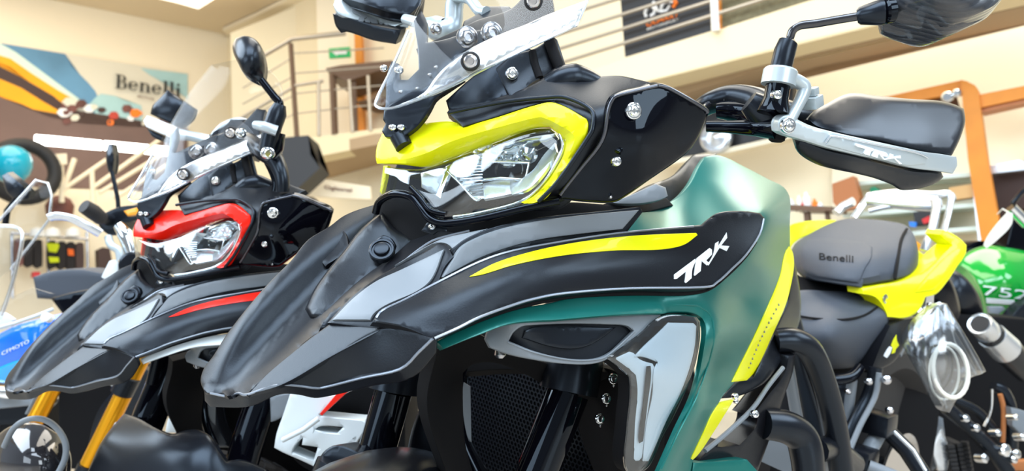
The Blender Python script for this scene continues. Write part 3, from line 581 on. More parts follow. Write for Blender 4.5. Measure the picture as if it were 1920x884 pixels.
# ---- teal side panel and tank
teal_ctrl = [(818,642,.672),(900,612,.685),(960,590,.702),(1060,580,.730),(1180,574,.768),(1290,570,.812),(1340,545,.845),(1400,490,.880),(1440,400,.93),
    (1330,600,.822),(1335,640,.816),(1305,760,.79),(1240,884,.765),(1478,365,1.05),(1480,480,1.045),(1440,600,.97),(1380,715,.93),(1300,884,.86),(1350,700,.885),
    (1335,300,1.04),(1430,330,1.06),(1290,350,.99),(1240,388,.93),(1200,398,.86),(1165,432,.82),(1400,360,.98),(1330,400,.925),(1420,640,.965),(1390,560,.915)]
teal_s = Surf(teal_ctrl, 'tps', reg=3e-4)
lip = Surf([(1335,620,0),(0,0,0),(1,1,0)]) if False else None
lens_hole = [(1300,585),(1250,582),(1160,587),(1050,597),(957,604),(900,625),(832,652),(818,643)]
teal_out = [(817,641),(860,620),(900,603),(960,582),(1060,560),(1150,500),(1165,431),(1200,394),(1240,386),(1270,370),(1292,345),(1312,308),(1322,294),(1345,291),(1400,315),(1440,336),(1470,352),(1480,368),(1481,420),(1480,480),(1468,540),(1440,600),(1405,668),(1378,716),(1352,748),(1330,800),(1300,862),(1292,900),(1228,900),(1270,805),(1300,740),(1318,660),(1322,612),(1316,598),(1300,589),(1245,588),(1160,591),(1050,600),(957,608),(900,628),(832,655)]
def lipbump(v):
    # the rolled inner lip that runs round the lamp and under the wing
    line = np.array([(832,655),(900,628),(957,608),(1050,600),(1160,591),(1245,588),(1300,589),(1316,598),(1322,612),(1318,660),(1300,740),(1270,805),(1228,900)], float)
    a, b = line[:-1], line[1:]; d = b - a; L = (d * d).sum(1); t = np.clip(((v[:, None] - a) * d).sum(2) / L, 0, 1)
    D = np.sqrt(((v[:, None] - a - t[..., None] * d) ** 2).sum(2)).min(1); k = ((v[:, None] - a - t[..., None] * d) ** 2).sum(2).argmin(1); return np.clip(1 - D / 22, 0, 1) * np.where(k < 5, -.006, .012)
teal = panel('side_fairing', teal_out, teal_s, 'teal_paint', R_, thick=.006, rim=3, rimd=.0015, step=11, bump=lipbump, ang=50)
ys = [(1474,470),(1480,462),(1486,472),(1489,495),(1484,530),(1474,570),(1450,625),(1425,680),(1412,702),(1400,714),(1372,717),(1385,690),(1410,640),(1440,575),(1462,520)]
ys_s = lambda q: 1 / (1 / teal_s(q) - .004)
panel('knee_stripe', ys, ys_s, 'yellow_paint', teal, thick=.003, rim=4, rimd=.002)
panel('stripe_marks', [(1403,690),(1407,690),(1460,575),(1457,573)], lambda q: 1 / (1 / teal_s(q) - .0046), 'deep_black', teal, thick=.0003, rim=0) if False else None
bm = bmesh.new()
for i in range(15):
    t = i / 14; x, y = 1404 + 56 * t - 3 * math.sin(t * 3.1), 690 - 118 * t
    c = P(x, y, float(1 / teal_s([(x, y)])[0]) - .0052); add_box(bm, c, .0016, .0016, .0028 if i % 3 else .0018, Matrix.Rotation(.5, 3, 'X'))
from_bm('stripe_lettering', bm, 'grey_satin', teal, smooth=False)
panel('lower_stripe', [(1296,861),(1318,815),(1338,773),(1350,758),(1376,751),(1372,757),(1340,808),(1305,858),(1299,863)], ys_s, 'yellow_paint', teal, thick=.003, rim=2)
tank_cap_s = Surf([(1160,440,.83),(1180,392,.86),(1240,340,.95),(1310,300,1.05),(1290,350,1.0)])
panel('tank_front', [(1110,395),(1160,378),(1210,350),(1260,330),(1300,290),(1345,288),(1330,305),(1300,350),(1275,378),(1245,398),(1200,402),(1150,420)], Surf([(1110,395,.90),(1210,350,.97),(1300,290,1.10),(1345,288,1.12),(1245,398,.97),(1160,420,.9)]), 'satin_black', R_, thick=.02, rim=6, rimd=.006)
panel('dash_side', [(1140,380),(1165,373),(1230,345),(1248,352),(1252,368),(1240,375),(1160,383)], Surf([(1140,380,.83),(1230,345,.87),(1252,368,.88),(1160,383,.83)]), 'grey_satin', R_, thick=.01, rim=4, rimd=.003)
# ---- intake vent
vent_s = Surf([(912,640,.715),(925,612,.722),(957,606,.705),(1050,600,.732),(1200,589,.775),(1235,592,.785),(1190,640,.765),(1120,682,.742),(1000,672,.712),(945,660,.712)])
panel('intake_vent', [(910,636),(914,622),(928,612),(945,606),(960,604),(1050,598),(1160,590),(1230,588),(1240,592),(1195,632),(1135,676),(1110,683),(1060,683),(1000,675),(950,664),(918,652)], vent_s, 'grey_satin', R_, thick=.006, rim=3, rimd=.002,
      holes=[[(954,640),(962,625),(978,613),(1000,610),(1140,609),(1178,613),(1187,621),(1140,664),(1115,673),(1065,673),(1005,660)]])
vf = lambda q: 1 / (1 / vent_s(q) + .010)
panel('vent_floor', [(945,640),(960,618),(985,605),(1170,603),(1196,616),(1140,672),(1110,680),(1060,680),(1000,668)], vf, 'black_plastic', R_, thick=.004, rim=0)
panel('vent_scoop', [(980,634),(985,620),(1000,614),(1155,614),(1130,634),(1100,650),(1070,655),(1030,650)], lambda q: 1 / (1 / vent_s(q) + .006), 'satin_black', R_, thick=.004, rim=3, rimd=.002)
# ---- running lamp
lamp_s = Surf([(1135,672,.742),(1200,630,.763),(1250,592,.783),(1312,600,.812),(1300,690,.805),(1260,790,.79),(1222,870,.78),(1180,880,.772),(1182,700,.757),(1230,700,.768)])
lamp_out = [(1136,673),(1170,648),(1200,626),(1225,603),(1245,592),(1275,590),(1305,594),(1313,603),(1312,640),(1302,690),(1285,735),(1262,785),(1240,825),(1228,856),(1215,878),(1196,892),(1180,890),(1173,878),(1176,800),(1182,730),(1180,708),(1170,698)]
lamp = panel('running_lamp', lamp_out, lambda q: 1 / (1 / lamp_s(q) + .004), 'deep_black', R_, thick=.02, rim=2)
ref_s = lambda q: 1 / (1 / lamp_s(q) + .0015)
panel('reflector', [(1200,655),(1235,622),(1252,605),(1300,606),(1306,612),(1303,650),(1292,695),(1275,740),(1250,790),(1228,840),(1216,866),(1204,866),(1210,800),(1222,740),(1226,690),(1232,680),(1200,670),(1185,672)], ref_s, 'lamp_grey', lamp, thick=.003, rim=5, rimd=.003)
panel('reflector', [(1148,672),(1185,655),(1200,672),(1230,682),(1222,740),(1212,810),(1205,866),(1186,868),(1188,800),(1193,730),(1190,705),(1175,692)], lambda q: 1 / (1 / lamp_s(q) + .0035), 'lamp_grey', lamp, thick=.003, rim=4, rimd=.003)
panel('light_slot', [(1213,688),(1220,687),(1221,700),(1214,760),(1206,828),(1199,832),(1198,826),(1206,760)], lambda q: 1 / (1 / lamp_s(q) - .0002), 'deep_black', lamp, thick=.001, rim=0)
panel('clear_cover', lamp_out, lambda q: 1 / (1 / lamp_s(q) - .004), 'clear_lens', lamp, thick=.0025, rim=6, rimd=.005)
# ---- headlamp and yellow visor
vis_lines = [[(706,277,.812),(716,252,.818),(760,234,.806),(798,231,.80),(856,232,.786),(885,234,.770),(930,221,.750),(1003,198,.731),(1033,192,.725),(1048,196,.722),(1075,209,.717),(1100,224,.712)],
    [(700,300,.810),(730,300,.797),(757,299,.787),(800,287,.775),(840,268,.765),(880,254,.756),(930,240,.744),(1003,221,.725),(1025,223,.720),(1050,236,.714),(1075,253,.711),(1073,275,.713),(1040,330,.724),(1005,370,.734),(988,384,.739)],
    [(706,309,.807),(753,310,.792),(789,315,.792),(845,298,.787),(930,264,.763),(1003,239,.743),(1030,237,.736),(1048,245,.733),(1061,261,.730),(1058,288,.732),(1027,338,.741),(1000,368,.745),(975,383,.747)],
    [(1100,224,.712),(1104,240,.712),(1099,259,.714),(1070,305,.722),(1039,346,.729),(1018,374,.734),(990,386,.738)]]
vis_ctrl = [c for l in vis_lines for c in dense(l, 26)]
vis_s = Surf(vis_ctrl, 'lin')
vis = panel('headlamp_visor', [(705,300),(706,278),(716,252),(740,240),(760,234),(798,231),(856,230),(868,238),(930,221),(1003,198),(1033,192),(1049,196),(1099,223),(1103,233),(1098,259),(1070,303),(1039,345),(1018,373),(992,383),(977,380),(1000,368),(1027,338),(1056,290),(1060,262),(1030,237),(1003,239),(930,264),(845,297),(800,313),(753,309),(707,307)],
    vis_s, 'yellow_paint', R_, thick=.006, rim=2.5, rimd=.0012, step=9, relax=1, creases=[[c[:2] for c in dense(vis_lines[1], 40)]], ang=25)
panel('visor_tail', [(719,311),(727,311),(722,340),(716,364),(712,360),(716,335)], Surf([(719,311,.83),(727,311,.825),(716,364,.83)]), 'yellow_paint', R_, thick=.004)
lens_s = Surf([(722,312,.800),(790,316,.772),(845,298,.768),(1003,240,.742),(1032,240,.735),(1056,262,.729),(1052,288,.731),(1024,338,.738),(975,382,.746),(880,406,.752),(830,412,.756),(805,408,.760),(772,372,.770),(740,366,.785),(712,380,.806),(900,330,.738)])
head = panel('headlamp', [(722,316),(790,318),(845,300),(930,268),(1003,242),(1032,242),(1056,262),(1055,288),(1026,338),(975,382),(930,398),(880,407),(832,413),(805,408),(772,372),(740,366),(714,380)], lambda q: 1 / (1 / lens_s(q) + .045), 'gloss_black', R_, thick=.02, rim=0)
hb = lambda k: (lambda q: 1 / (1 / lens_s(q) + k))
def facet(name, out, c, m='chrome', rim=2): return panel(name, out, Surf(c), m, head, thick=.003, rim=rim, rimd=.001)
facet('reflector', [(789,325),(812,318),(836,314),(828,345),(818,368),(806,362),(790,352)], [(789,325,.812),(836,314,.792),(806,364,.80)], 'silver')
facet('reflector', [(836,312),(850,306),(838,340),(826,372),(818,366),(828,340)], [(836,312,.795),(850,306,.79),(822,370,.785)], 'chrome')
bm = bmesh.new()
rb = Surf([(843,318,.795),(900,290,.785),(905,330,.782),(890,372,.775),(905,370,.772)])
facet('ribbed_reflector', [(842,318),(870,300),(900,288),(935,290),(905,318),(903,340),(912,372),(890,374),(860,344)], [(842,318,.795),(900,288,.775),(935,290,.770),(903,340,.785),(900,374,.768)], 'silver')
bm = bmesh.new()
for i in range(13):
    y = 296 + i * 5.6; x0 = 842 + max(0, (y - 318) * .87) if y > 318 else 842 + (318 - y) * 1.2; x1 = 905
    add_tube(bm, [P(x0, y, .789 - (y - 296) * .0002), P(x1, y - 3, .776 - (y - 296) * .0001)], .0009, 6)
from_bm('lens_rib', bm, 'chrome', head)
tube('reflector_trim', [P(840,322,.788), P(862,345,.776), P(890,375,.765), P(902,372,.763)], .0012, 'chrome', head, sm=4)
tube('reflector_trim', [P(903,338,.775), P(940,334,.765), P(985,338,.755), P(992,306,.757), P(950,304,.768), P(925,304,.775)], .0016, 'chrome', head)
facet('reflector', [(925,285),(955,270),(1000,256),(1040,250),(1048,262),(1005,285),(950,300),(930,298)], [(925,285,.776),(1040,250,.752),(1005,285,.770)], 'chrome')
facet('reflector', [(905,345),(940,336),(985,340),(975,360),(940,368),(908,374)], [(905,345,.776),(985,340,.762),(940,368,.757)], 'silver')
facet('reflector', [(950,340),(958,322),(968,342),(985,330),(1000,318),(1020,290),(1040,268),(1044,285),(1020,325),(990,355),(960,366)], [(950,340,.772),(1040,268,.75),(960,366,.752)], 'silver')
for (x, y, r, d) in [(905,280,.012,.785),(935,288,.010,.78),(952,292,.013,.775),(990,290,.011,.768),(955,318,.016,.785)]:
    lathe('bulb', P(x, y, d), (.6,.75,.1), [(-.012,r*.4),(-.006,r*.8),(0,r),(.003,r*.9),(-.001,r*.7),(-.006,r*.45),(-.008,1e-4)], 'chrome', head)
tube('lens_seal', [P(1050,250,.735), P(1056,270,.733), P(1050,292,.735), P(1022,338,.742), P(978,378,.75), P(900,400,.757), P(850,408,.761)], .0022, 'chrome', head, sm=5)
lathe('daytime_bulb', P(768,330,.83), (.5,.8,.2), [(0,.006),(.004,.006),(.007,.001)], 'silver', head)
panel('clear_lens', [(718,312),(790,317),(845,298),(930,266),(1003,240),(1032,240),(1058,261),(1057,289),(1027,339),(977,383),(930,399),(880,409),(832,415),(803,411),(770,374),(740,368),(711,386),(713,350)], lens_s, 'clear_lens', head, thick=.003, rim=8, rimd=.004)
# gloss lip below the lens, and a black sheet standing for the shade beneath
hood_line = [(704,400,.815),(712,378,.808),(738,364,.785),(770,369,.770),(788,388,.762),(806,411,.756),(835,419,.754),(900,410,.750),(985,390,.742),(1048,377,.742)]
tube('hood_lip', [P(*p) for p in hood_line], .0042, 'gloss_black', R_, sm=5, seg=12)
tube('hood_lip', [P(x, y - 17, d - .001) for x, y, d in hood_line[3:7]], .0028, 'gloss_black', R_, sm=5, seg=12)
panel('nose_shade', [(700,405),(712,380),(740,366),(772,372),(806,412),(835,420),(900,412),(985,392),(1060,380),(1160,384),(1250,372),(1262,385),(1200,400),(1100,412),(1000,425),(920,438),(840,450),(790,470),(740,505),(700,520),(660,500),(690,440)], Surf([(700,400,.83),(772,372,.80),(835,420,.79),(985,392,.785),(1160,384,.84),(1250,372,.94),(1200,400,.86),(920,438,.79),(740,505,.80),(660,500,.84)]), 'deep_black', R_, thick=.02, rim=2)
panel('nose_bracket', [(790,433),(800,418),(815,418),(838,428),(838,434),(820,434),(812,440),(800,436)], Surf([(790,433,.765),(815,418,.765),(838,431,.762)]), 'satin_black', R_, thick=.003)
bolt(P(810,426,.762), .0034, R_)
bolt(P(1110,398,.84), .004, R_, 'steel')
# ---- cowl round the headlamp
cowl_s = Surf([(838,212,.790),(850,195,.795),(950,175,.765),(1010,150,.76),(1070,120,.775),(1105,145,.765),(1160,143,.76),(1225,158,.745),(1060,184,.735),(1106,206,.718),(1112,240,.712),(1140,200,.715),(1130,270,.720),(1050,340,.735),(990,388,.750),(1045,382,.752),(950,200,.752),(1030,190,.738)])
panel('upper_cowl', [(838,211),(850,200),(900,190),(950,178),(1000,158),(1040,132),(1068,121),(1088,128),(1108,145),(1160,142),(1200,150),(1232,158),(1200,176),(1160,190),(1150,230),(1120,290),(1065,372),(1045,384),(990,388),(985,382),(1018,366),(1040,342),(1099,256),(1103,233),(1099,223),(1049,196),(1033,191),(1003,197),(930,220),(868,238)], cowl_s, 'black_plastic', R_, thick=.01, rim=3.5, rimd=.002, step=10)
tube('cowl_edge', [P(842,211,.778), P(880,203,.768), P(950,190,.75), P(1020,183,.737), P(1062,183,.728), P(1108,206,.714), P(1112,238,.708), P(1100,262,.710), P(1048,338,.724), P(1010,378,.737)], .0022, 'satin_black', R_, sm=6, seg=10)
tube('cowl_bulge', [P(1012,175,.768), P(1048,153,.766), P(1078,147,.768), P(1122,158,.770)], [.009,.014,.015,.009], 'satin_black', R_, sm=5)
# ---- gloss side cover
gl_s = Surf([(1043,374,.742),(1060,350,.738),(1119,278,.712),(1138,209,.700),(1161,176,.698),(1234,158,.702),(1253,163,.704),(1325,205,.722),(1309,258,.732),(1276,297,.738),(1155,378,.745),(1200,270,.700)])
gl = panel('gloss_side_cover', [(1044,373),(1060,350),(1092,310),(1119,278),(1131,252),(1137,210),(1145,188),(1161,176),(1200,166),(1232,158),(1253,163),(1290,183),(1324,203),(1329,212),(1309,258),(1292,283),(1276,297),(1220,336),(1171,370),(1155,379),(1106,380)], gl_s, 'gloss_black', R_, thick=.008, rim=5, rimd=.004)
edge_pts = [(1050,366),(1062,350),(1094,310),(1121,277),(1134,250),(1140,211),(1148,189),(1163,178),(1232,161)]
tube('cover_glint', [P(x, y, float(1 / gl_s([(x, y)])[0]) - .0004) for x, y in edge_pts],   .0019, 'glint_gloss', gl, sm=4, seg=10)  # tube added along the rim to imitate its white glint
edge2 = [(1234,160),(1253,165),(1290,185),(1322,205),(1326,212)]
tube('cover_glint', [P(x, y, float(1 / gl_s([(x, y)])[0]) - .0004) for x, y in edge2], .0020, 'glint_gloss', gl, sm=4, seg=10)
panel('cover_reflection', [(1140,250),(1138,215),(1146,190),(1162,180),(1215,168),(1240,190),(1259,222),(1258,228),(1180,255),(1130,273)], lambda q: 1 / (gl_s(q) + .0) , 'chrome_black', gl, thick=.002, rim=2, lift=.003, back=None)  # shinier raised patch added in the shape of a window reflection
bolt(P(1188,208,.690), .0058, R_, 'chrome', washer=.0078)
bolt(P(1155,303,.700), .0048, R_, 'chrome')
bolt(P(1145,370,.738), .0015, R_, 'steel')
# ---- screen mount
mt_s = Surf([(835,190,.792),(842,209,.790),(879,149,.79),(949,109,.785),(1024,77,.79),(1044,72,.80),(1061,122,.795),(1009,149,.78),(954,184,.765),(905,185,.772)])
panel('screen_mount', [(836,189),(879,150),(915,125),(949,109),(990,90),(1000,95),(1003,120),(1012,148),(990,160),(971,180),(955,184),(900,198),(842,209)], mt_s, 'satin_black', R_, thick=.012, rim=3, rimd=.002)
panel('screen_mount', [(960,104),(1000,92),(1008,88),(1036,68),(1045,74),(1061,124),(1040,132),(1012,148),(990,162),(975,184),(956,184),(940,150),(930,128)], Surf([(930,128,.778),(1000,92,.782),(1045,74,.79),(1061,124,.785),(975,184,.758),(940,150,.77)]), 'black_plastic', R_, thick=.012, rim=3, rimd=.002)
tube('mount_slot', [P(998,96,.779), P(1003,120,.776), P(1012,146,.771)], .004, 'deep_black', R_)
tube('mount_slot', [P(1030,76,.783), P(1040,104,.780), P(1050,128,.776)], .006, 'deep_black', R_)
bolt(P(960,138,.767), .0058, R_, 'chrome', washer=.0066)
arm_s = Surf([(724,203,.802),(715,250,.800),(748,259,.79),(792,227,.785),(812,189,.785),(880,150,.79)])
panel('screen_bracket', [(720,205),(718,225),(723,232),(716,246),(722,257),(748,259),(774,245),(792,227),(806,205),(815,188),(840,170),(870,150),(860,140),(800,160),(740,190)], arm_s, 'satin_black', R_, thick=.006, rim=2.5, rimd=.0015)
bolt(P(736,239,.790), .0036, R_); bolt(P(752,239,.788), .0036, R_)
tube('screen_foot', [P(748,256,.797), P(758,276,.792)], [.010,.0095], 'satin_black', R_, seg=18)
# windscreen
sc_s = Surf([(707,198,.790),(735,203,.783),(800,182,.770),(882,118,.755),(960,108,.762),(1085,45,.785),(1103,0,.79),(800,60,.80),(760,60,.825),(900,20,.80),(850,-120,.87),(1000,-120,.84),(1130,-60,.80),(780,0,.84)])
ws = panel('windscreen', [(706,198),(708,180),(735,125),(765,55),(795,-10),(830,-80),(880,-150),(1000,-180),(1100,-120),(1125,-60),(1103,0),(1085,42),(1071,52),(996,87),(954,107),(899,134),(850,160),(792,184),(735,203),(714,205)], sc_s, 'screen_clear', R_, thick=.0035, rim=2, step=14)
fl_s = loft([[(742,206,.784),(792,184,.768),(850,160,.759),(899,134,.755),(954,107,.757),(996,87,.762),(1083,42,.777),(1106,-2,.786)], [(744,196,.782),(797,172,.768),(815,147,.7655),(847,114,.7625),(884,90,.7625),(949,60,.7665),(1021,28,.775),(1104,-6,.788)]], 30, 4)
panel('screen_flange', [(740,200),(797,172),(815,147),(847,114),(884,90),(949,60),(984,47),(1021,30),(1101,0),(1083,42),(1071,50),(996,85),(954,105),(899,132),(850,158),(792,182)], fl_s, 'screen_flange', ws, thick=.002, rim=4, rimd=.003, sharp=35)
tube('screen_rim', [P(*p) for p in [(765,57,.818),(735,127,.80),(708,182,.788),(706,200,.786),(735,203,.780),(792,184,.766),(850,160,.757),(899,134,.754),(954,107,.758),(996,87,.764),(1071,52,.777),(1083,43,.781),(1102,0,.789)]], .0016, 'screen_flange', ws, sm=4, seg=8)
for x, y, d in ((882,115,.748), (1000,2,.770)):
    n_ = (Vector(((CW - CUR.T) @ CUR.M).tolist()) - P(x, y, d)).normalized() + Vector((.1, .3, 0)); lathe('grommet', P(x, y, d), n_, [(-.008,.0085),(-.002,.0098),(.001,.0098),(.002,.0085)], 'rubber', ws); bolt(P(x, y, d - .002), .0072, ws, 'steel', n=n_)
for x, y in ((818,126),(806,140),(783,166),(752,172)): bolt(P(x, y, .80), .0018, R_, 'steel')
panel('inner_shield', [(722,203),(728,130),(735,115),(748,120),(750,150),(765,150),(785,130),(783,90),(775,40),(790,20),(800,40),(800,80),(830,75),(880,60),(940,50),(950,70),(890,90),(850,112),(815,147),(795,175),(740,198)], Surf([(722,203,.815),(735,115,.84),(800,40,.86),(950,60,.83),(815,147,.80),(850,112,.81)]), 'satin_black', R_, thick=.004, rim=2)
panel('inner_shield', [(780,92),(865,52),(895,38),(960,15),(1000,-30),(1030,-30),(1038,10),(1040,40),(1015,48),(985,58),(940,70),(890,98),(850,125),(800,150)], Surf([(780,92,.85),(960,15,.86),(1038,10,.84),(940,70,.82),(800,150,.82)]), 'black_plastic', R_, thick=.006, rim=2)
bolt(P(876,70,.812), .009, R_, 'steel', washer=.012); bolt(P(922,62,.808), .009, R_, 'steel', washer=.012); bolt(P(748,132,.83), .005, R_, 'chrome'); bolt(P(720,128,.845), .004, R_, 'chrome')
panel('dash_display', [(900,22),(905,12),(955,12),(965,25),(960,45),(905,52),(885,45),(865,55),(870,40)], Surf([(865,50,.90),(905,12,.93),(965,25,.92),(960,45,.90)]), 'satin_black', R_, thick=.02, rim=3)

# thin tubes added along the edges to imitate the highlight on their rims
def edge(name, line, surf, r, m, parent, lift=.0, sm=4): return tube(name, [P(x, y, float(1 / surf([(x, y)])[0]) - lift) for x, y in line], r, m, parent, sm=sm, seg=8)
edge('wing_glint', [(815,635),(860,615),(900,595),(960,573),(1000,561),(1060,550),(1180,541),(1318,539),(1344,530),(1374,503),(1399,478),(1424,440),(1432,411)], wing_s, .0013, 'glint_satin', wing, .0002)
edge('wing_glint', [(705,597),(718,582),(760,562),(830,525),(900,491),(960,471),(1050,454),(1165,437),(1300,425)], wing_s, .0012, 'glint_satin', wing, .0002)
edge('beak_glint', [(395,738),(428,744),(447,738),(462,741),(500,728),(527,722),(560,724),(590,728),(612,726),(680,709),(750,693),(785,661),(811,636)], rim_s, .0013, 'glint_satin', beak, .0008)
edge('inlay_glint', [(640,592),(690,547),(742,503),(800,458),(835,444),(880,433)], Surf([(622,607,.715),(680,546,.732),(742,501,.744),(800,456,.752),(880,433,.757)]), .0012, 'glint_satin', beak, .002)
edge('vent_glint', [(952,642),(1000,661),(1065,675),(1115,675),(1142,665),(1190,622)], vent_s, .0009, 'grey_satin', bpy.data.objects['intake_vent'], .0006)
edge('fairing_glint', [(900,614),(960,594),(1060,580),(1180,573),(1290,572),(1316,578),(1334,596),(1338,640),(1326,690),(1304,750),(1272,812),(1240,880)], teal_s, .0012, 'teal_paint', teal, -.0035)
# ---------------- left hand guard, lever, mirror, bars (bars turned to the left lock)
def pts(*a): return [P(*q) for q in a]
g_up = panel('hand_guard_shell', [(1511,224),(1526,208),(1545,197),(1593,175),(1650,180),(1712,186),(1760,189),(1790,196),(1807,204),(1810,225),(1804,250),(1795,272),(1785,291),(1738,284),(1690,275),(1634,262),(1595,255),(1561,247),(1530,238)],
    Surf([(1511,224,.748),(1561,244,.738),(1593,175,.80),(1712,186,.822),(1807,204,.85),(1804,250,.826),(1785,291,.805),(1660,268,.762),(1650,222,.776),(1740,240,.800)], reg=2e-3), 'satin_black', R_, thick=.012, rim=8, rimd=.007, step=10)
panel('hand_guard_lower', [(1491,265),(1500,264),(1551,281),(1600,292),(1660,308),(1712,320),(1764,327),(1769,332),(1758,342),(1723,354),(1700,357),(1686,356),(1676,349),(1655,340),(1634,333),(1600,325),(1561,317),(1530,308),(1500,290),(1491,278)],
    Surf([(1491,265,.742),(1551,281,.742),(1712,320,.785),(1768,330,.80),(1723,354,.81),(1634,333,.785),(1530,308,.765),(1600,310,.758)]), 'satin_black', R_, thick=.014, rim=7, rimd=.006, step=10)
gb_s = Surf([(1457,236,.728),(1478,216,.726),(1556,247,.732),(1640,265,.748),(1733,285,.775),(1793,294,.803),(1785,325,.803),(1712,316,.775),(1640,297,.750),(1551,278,.736),(1468,252,.730)])
gb = panel('guard_bar', [(1457,236),(1460,224),(1468,217),(1479,215),(1491,222),(1520,236),(1556,246),(1640,265),(1700,278),(1733,285),(1765,289),(1793,294),(1795,311),(1786,326),(1760,322),(1712,316),(1660,303),(1600,290),(1551,278),(1500,262),(1468,252),(1459,246)], gb_s, 'silver_paint', R_, thick=.010, rim=4, rimd=.003, step=9)
panel('bar_face', [(1549,272),(1557,258),(1566,257),(1640,272),(1715,287),(1738,297),(1736,307),(1708,311),(1640,296)], gb_s, 'silver_paint', gb, thick=.002, rim=2, rimd=.001, lift=.0018)
lettering('lettering', trk_map(1604, 274, 72, 12, 3, -22), gb_s, 'white_print', gb, lift=.004, thick=.003, rim=0)
bolt(P(1478,236,.722), .0056, R_, 'chrome', washer=.0075)
edge('guard_edge', [(1548,268),(1555,258),(1566,256),(1640,271),(1715,286),(1740,296)], gb_s, .0009, 'silver', gb, .0022)
# clamp arm up to the mirror
tube('guard_clamp', pts((1478,232,.732),(1492,205,.735),(1505,178,.737),(1507,162,.737),(1490,150,.735),(1466,143,.73)), [.0075,.0075,.0085,.009,.009,.010], 'silver_paint', R_, sm=4, flat=.75)
lathe('clamp_ring', P(1462,143,.735), P(1468,110,.735) - P(1457,170,.735), [(-.009,.0145),(-.009,.0165),(.005,.0165),(.007,.015)], 'silver_paint', R_)
tube('mirror_mount', pts((1450,212,.74),(1455,185,.74),(1462,140,.735)), [.016,.012,.012], 'gloss_black', R_, seg=20)
bolt(P(1456,178,.726), .005, R_, 'chrome')
tube('mirror_boot', pts((1461,142,.735),(1464,128,.735),(1472,95,.735),(1478,79,.735),(1482,73,.735)), [.0085,.0105,.0105,.0095,.005], 'satin_black', R_, seg=20)
tube('mirror_stalk', pts((1480,76,.735),(1486,58,.733),(1500,48,.731),(1530,44,.728),(1570,37,.722),(1612,30,.716)), .0042, 'chrome_black', R_, sm=5)
tube('stalk_boot', pts((1607,31,.717),(1612,30,.716),(1650,23,.711),(1657,22,.710)), [.006,.0085,.0125,.012], 'satin_black', R_, sm=0, seg=20)
lathe('mirror_joint', P(1660,21,.709), P(1680,17,.709) - P(1640,24,.709), [(-.004,.007),(0,.012),(.006,.012),(.01,.006)], 'gloss_black', R_)
carb = mat('carbon_weave', (.03, .034, .042), .25, coat=.6)
nt = carb.node_tree; tcn = nt.nodes.new('ShaderNodeTexCoord'); wv = nt.nodes.new('ShaderNodeTexWave'); wv.inputs['Scale'].default_value = 55; wv.bands_direction = 'DIAGONAL'
mp_ = nt.nodes.new('ShaderNodeMapRange'); mp_.inputs[3].default_value = .18; mp_.inputs[4].default_value = .5
bp_ = nt.nodes.new('ShaderNodeBump'); bp_.inputs['Strength'].default_value = .35; bp_.inputs['Distance'].default_value = .0012
nt.links.new(tcn.outputs['Object'], wv.inputs['Vector']); nt.links.new(wv.outputs['Fac'], mp_.inputs[0]); nt.links.new(mp_.outputs[0], nt.nodes['Principled BSDF'].inputs['Roughness'])
nt.links.new(wv.outputs['Fac'], bp_.inputs['Height']); nt.links.new(bp_.outputs[0], nt.nodes['Principled BSDF'].inputs['Normal'])
panel('mirror_shell', [(1656,12),(1662,42),(1672,48),(1700,58),(1722,65),(1742,67),(1760,62),(1790,48),(1830,30),(1866,12),(1878,0),(1874,-40),(1850,-75),(1780,-95),(1690,-80),(1660,-40)],
    Surf([(1656,12,.712),(1742,67,.72),(1878,0,.70),(1850,-75,.73),(1690,-80,.74),(1760,0,.675),(1800,-30,.675),(1720,-30,.69)]), 'carbon_weave', R_, thick=.02, rim=10, rimd=.010, step=10)
# bars and lever
tube('handlebar', pts((1150,262,.99),(1230,250,.95),(1300,212,.89),(1335,192,.86),(1375,182,.845),(1420,192,.82),(1460,215,.80),(1560,240,.85),(1680,262,.90)), [.011,.011,.011,.013,.014,.016,.018,.017,.017], 'satin_black', R_, sm=5, seg=18)
tube('grip_rubber', pts((1345,207,.845),(1362,207,.84),(1400,211,.825),(1440,222,.80)), [.009,.011,.013,.014], 'gloss_black', R_, sm=4, seg=18)
tube('clutch_lever', pts((1325,237,.80),(1370,238,.79),(1420,240,.775),(1462,243,.755)), [.006,.007,.009,.012], 'gloss_black', R_, sm=4)
tube('brake_hose', pts((1319,203,.84),(1328,196,.85),(1345,190,.85),(1362,188,.84)), .0035, 'chrome_black', R_, sm=4)
lathe('lever_perch', P(1455,228,.775), P(1475,245,.775) - P(1420,205,.775), [(-.035,.012),(-.02,.017),(0,.019),(.014,.017),(.018,.01)], 'satin_black', R_)
box('guard_strap', P(1518,192,.755), (.018,.022,.012), 'silver_paint', R_, Matrix.Rotation(.4, 3, 'Y'), .002)
box('guard_strap', P(1520,172,.752), (.010,.014,.008), 'silver_paint', R_, Matrix.Rotation(.4, 3, 'Y'), .0015)
bolt(P(1411,231,.79), .003, R_, 'steel'); lathe('adjuster', P(1457,256,.76), (0,0,1), [(-.006,.005),(-.004,.008),(.004,.008)], 'deep_black', R_)
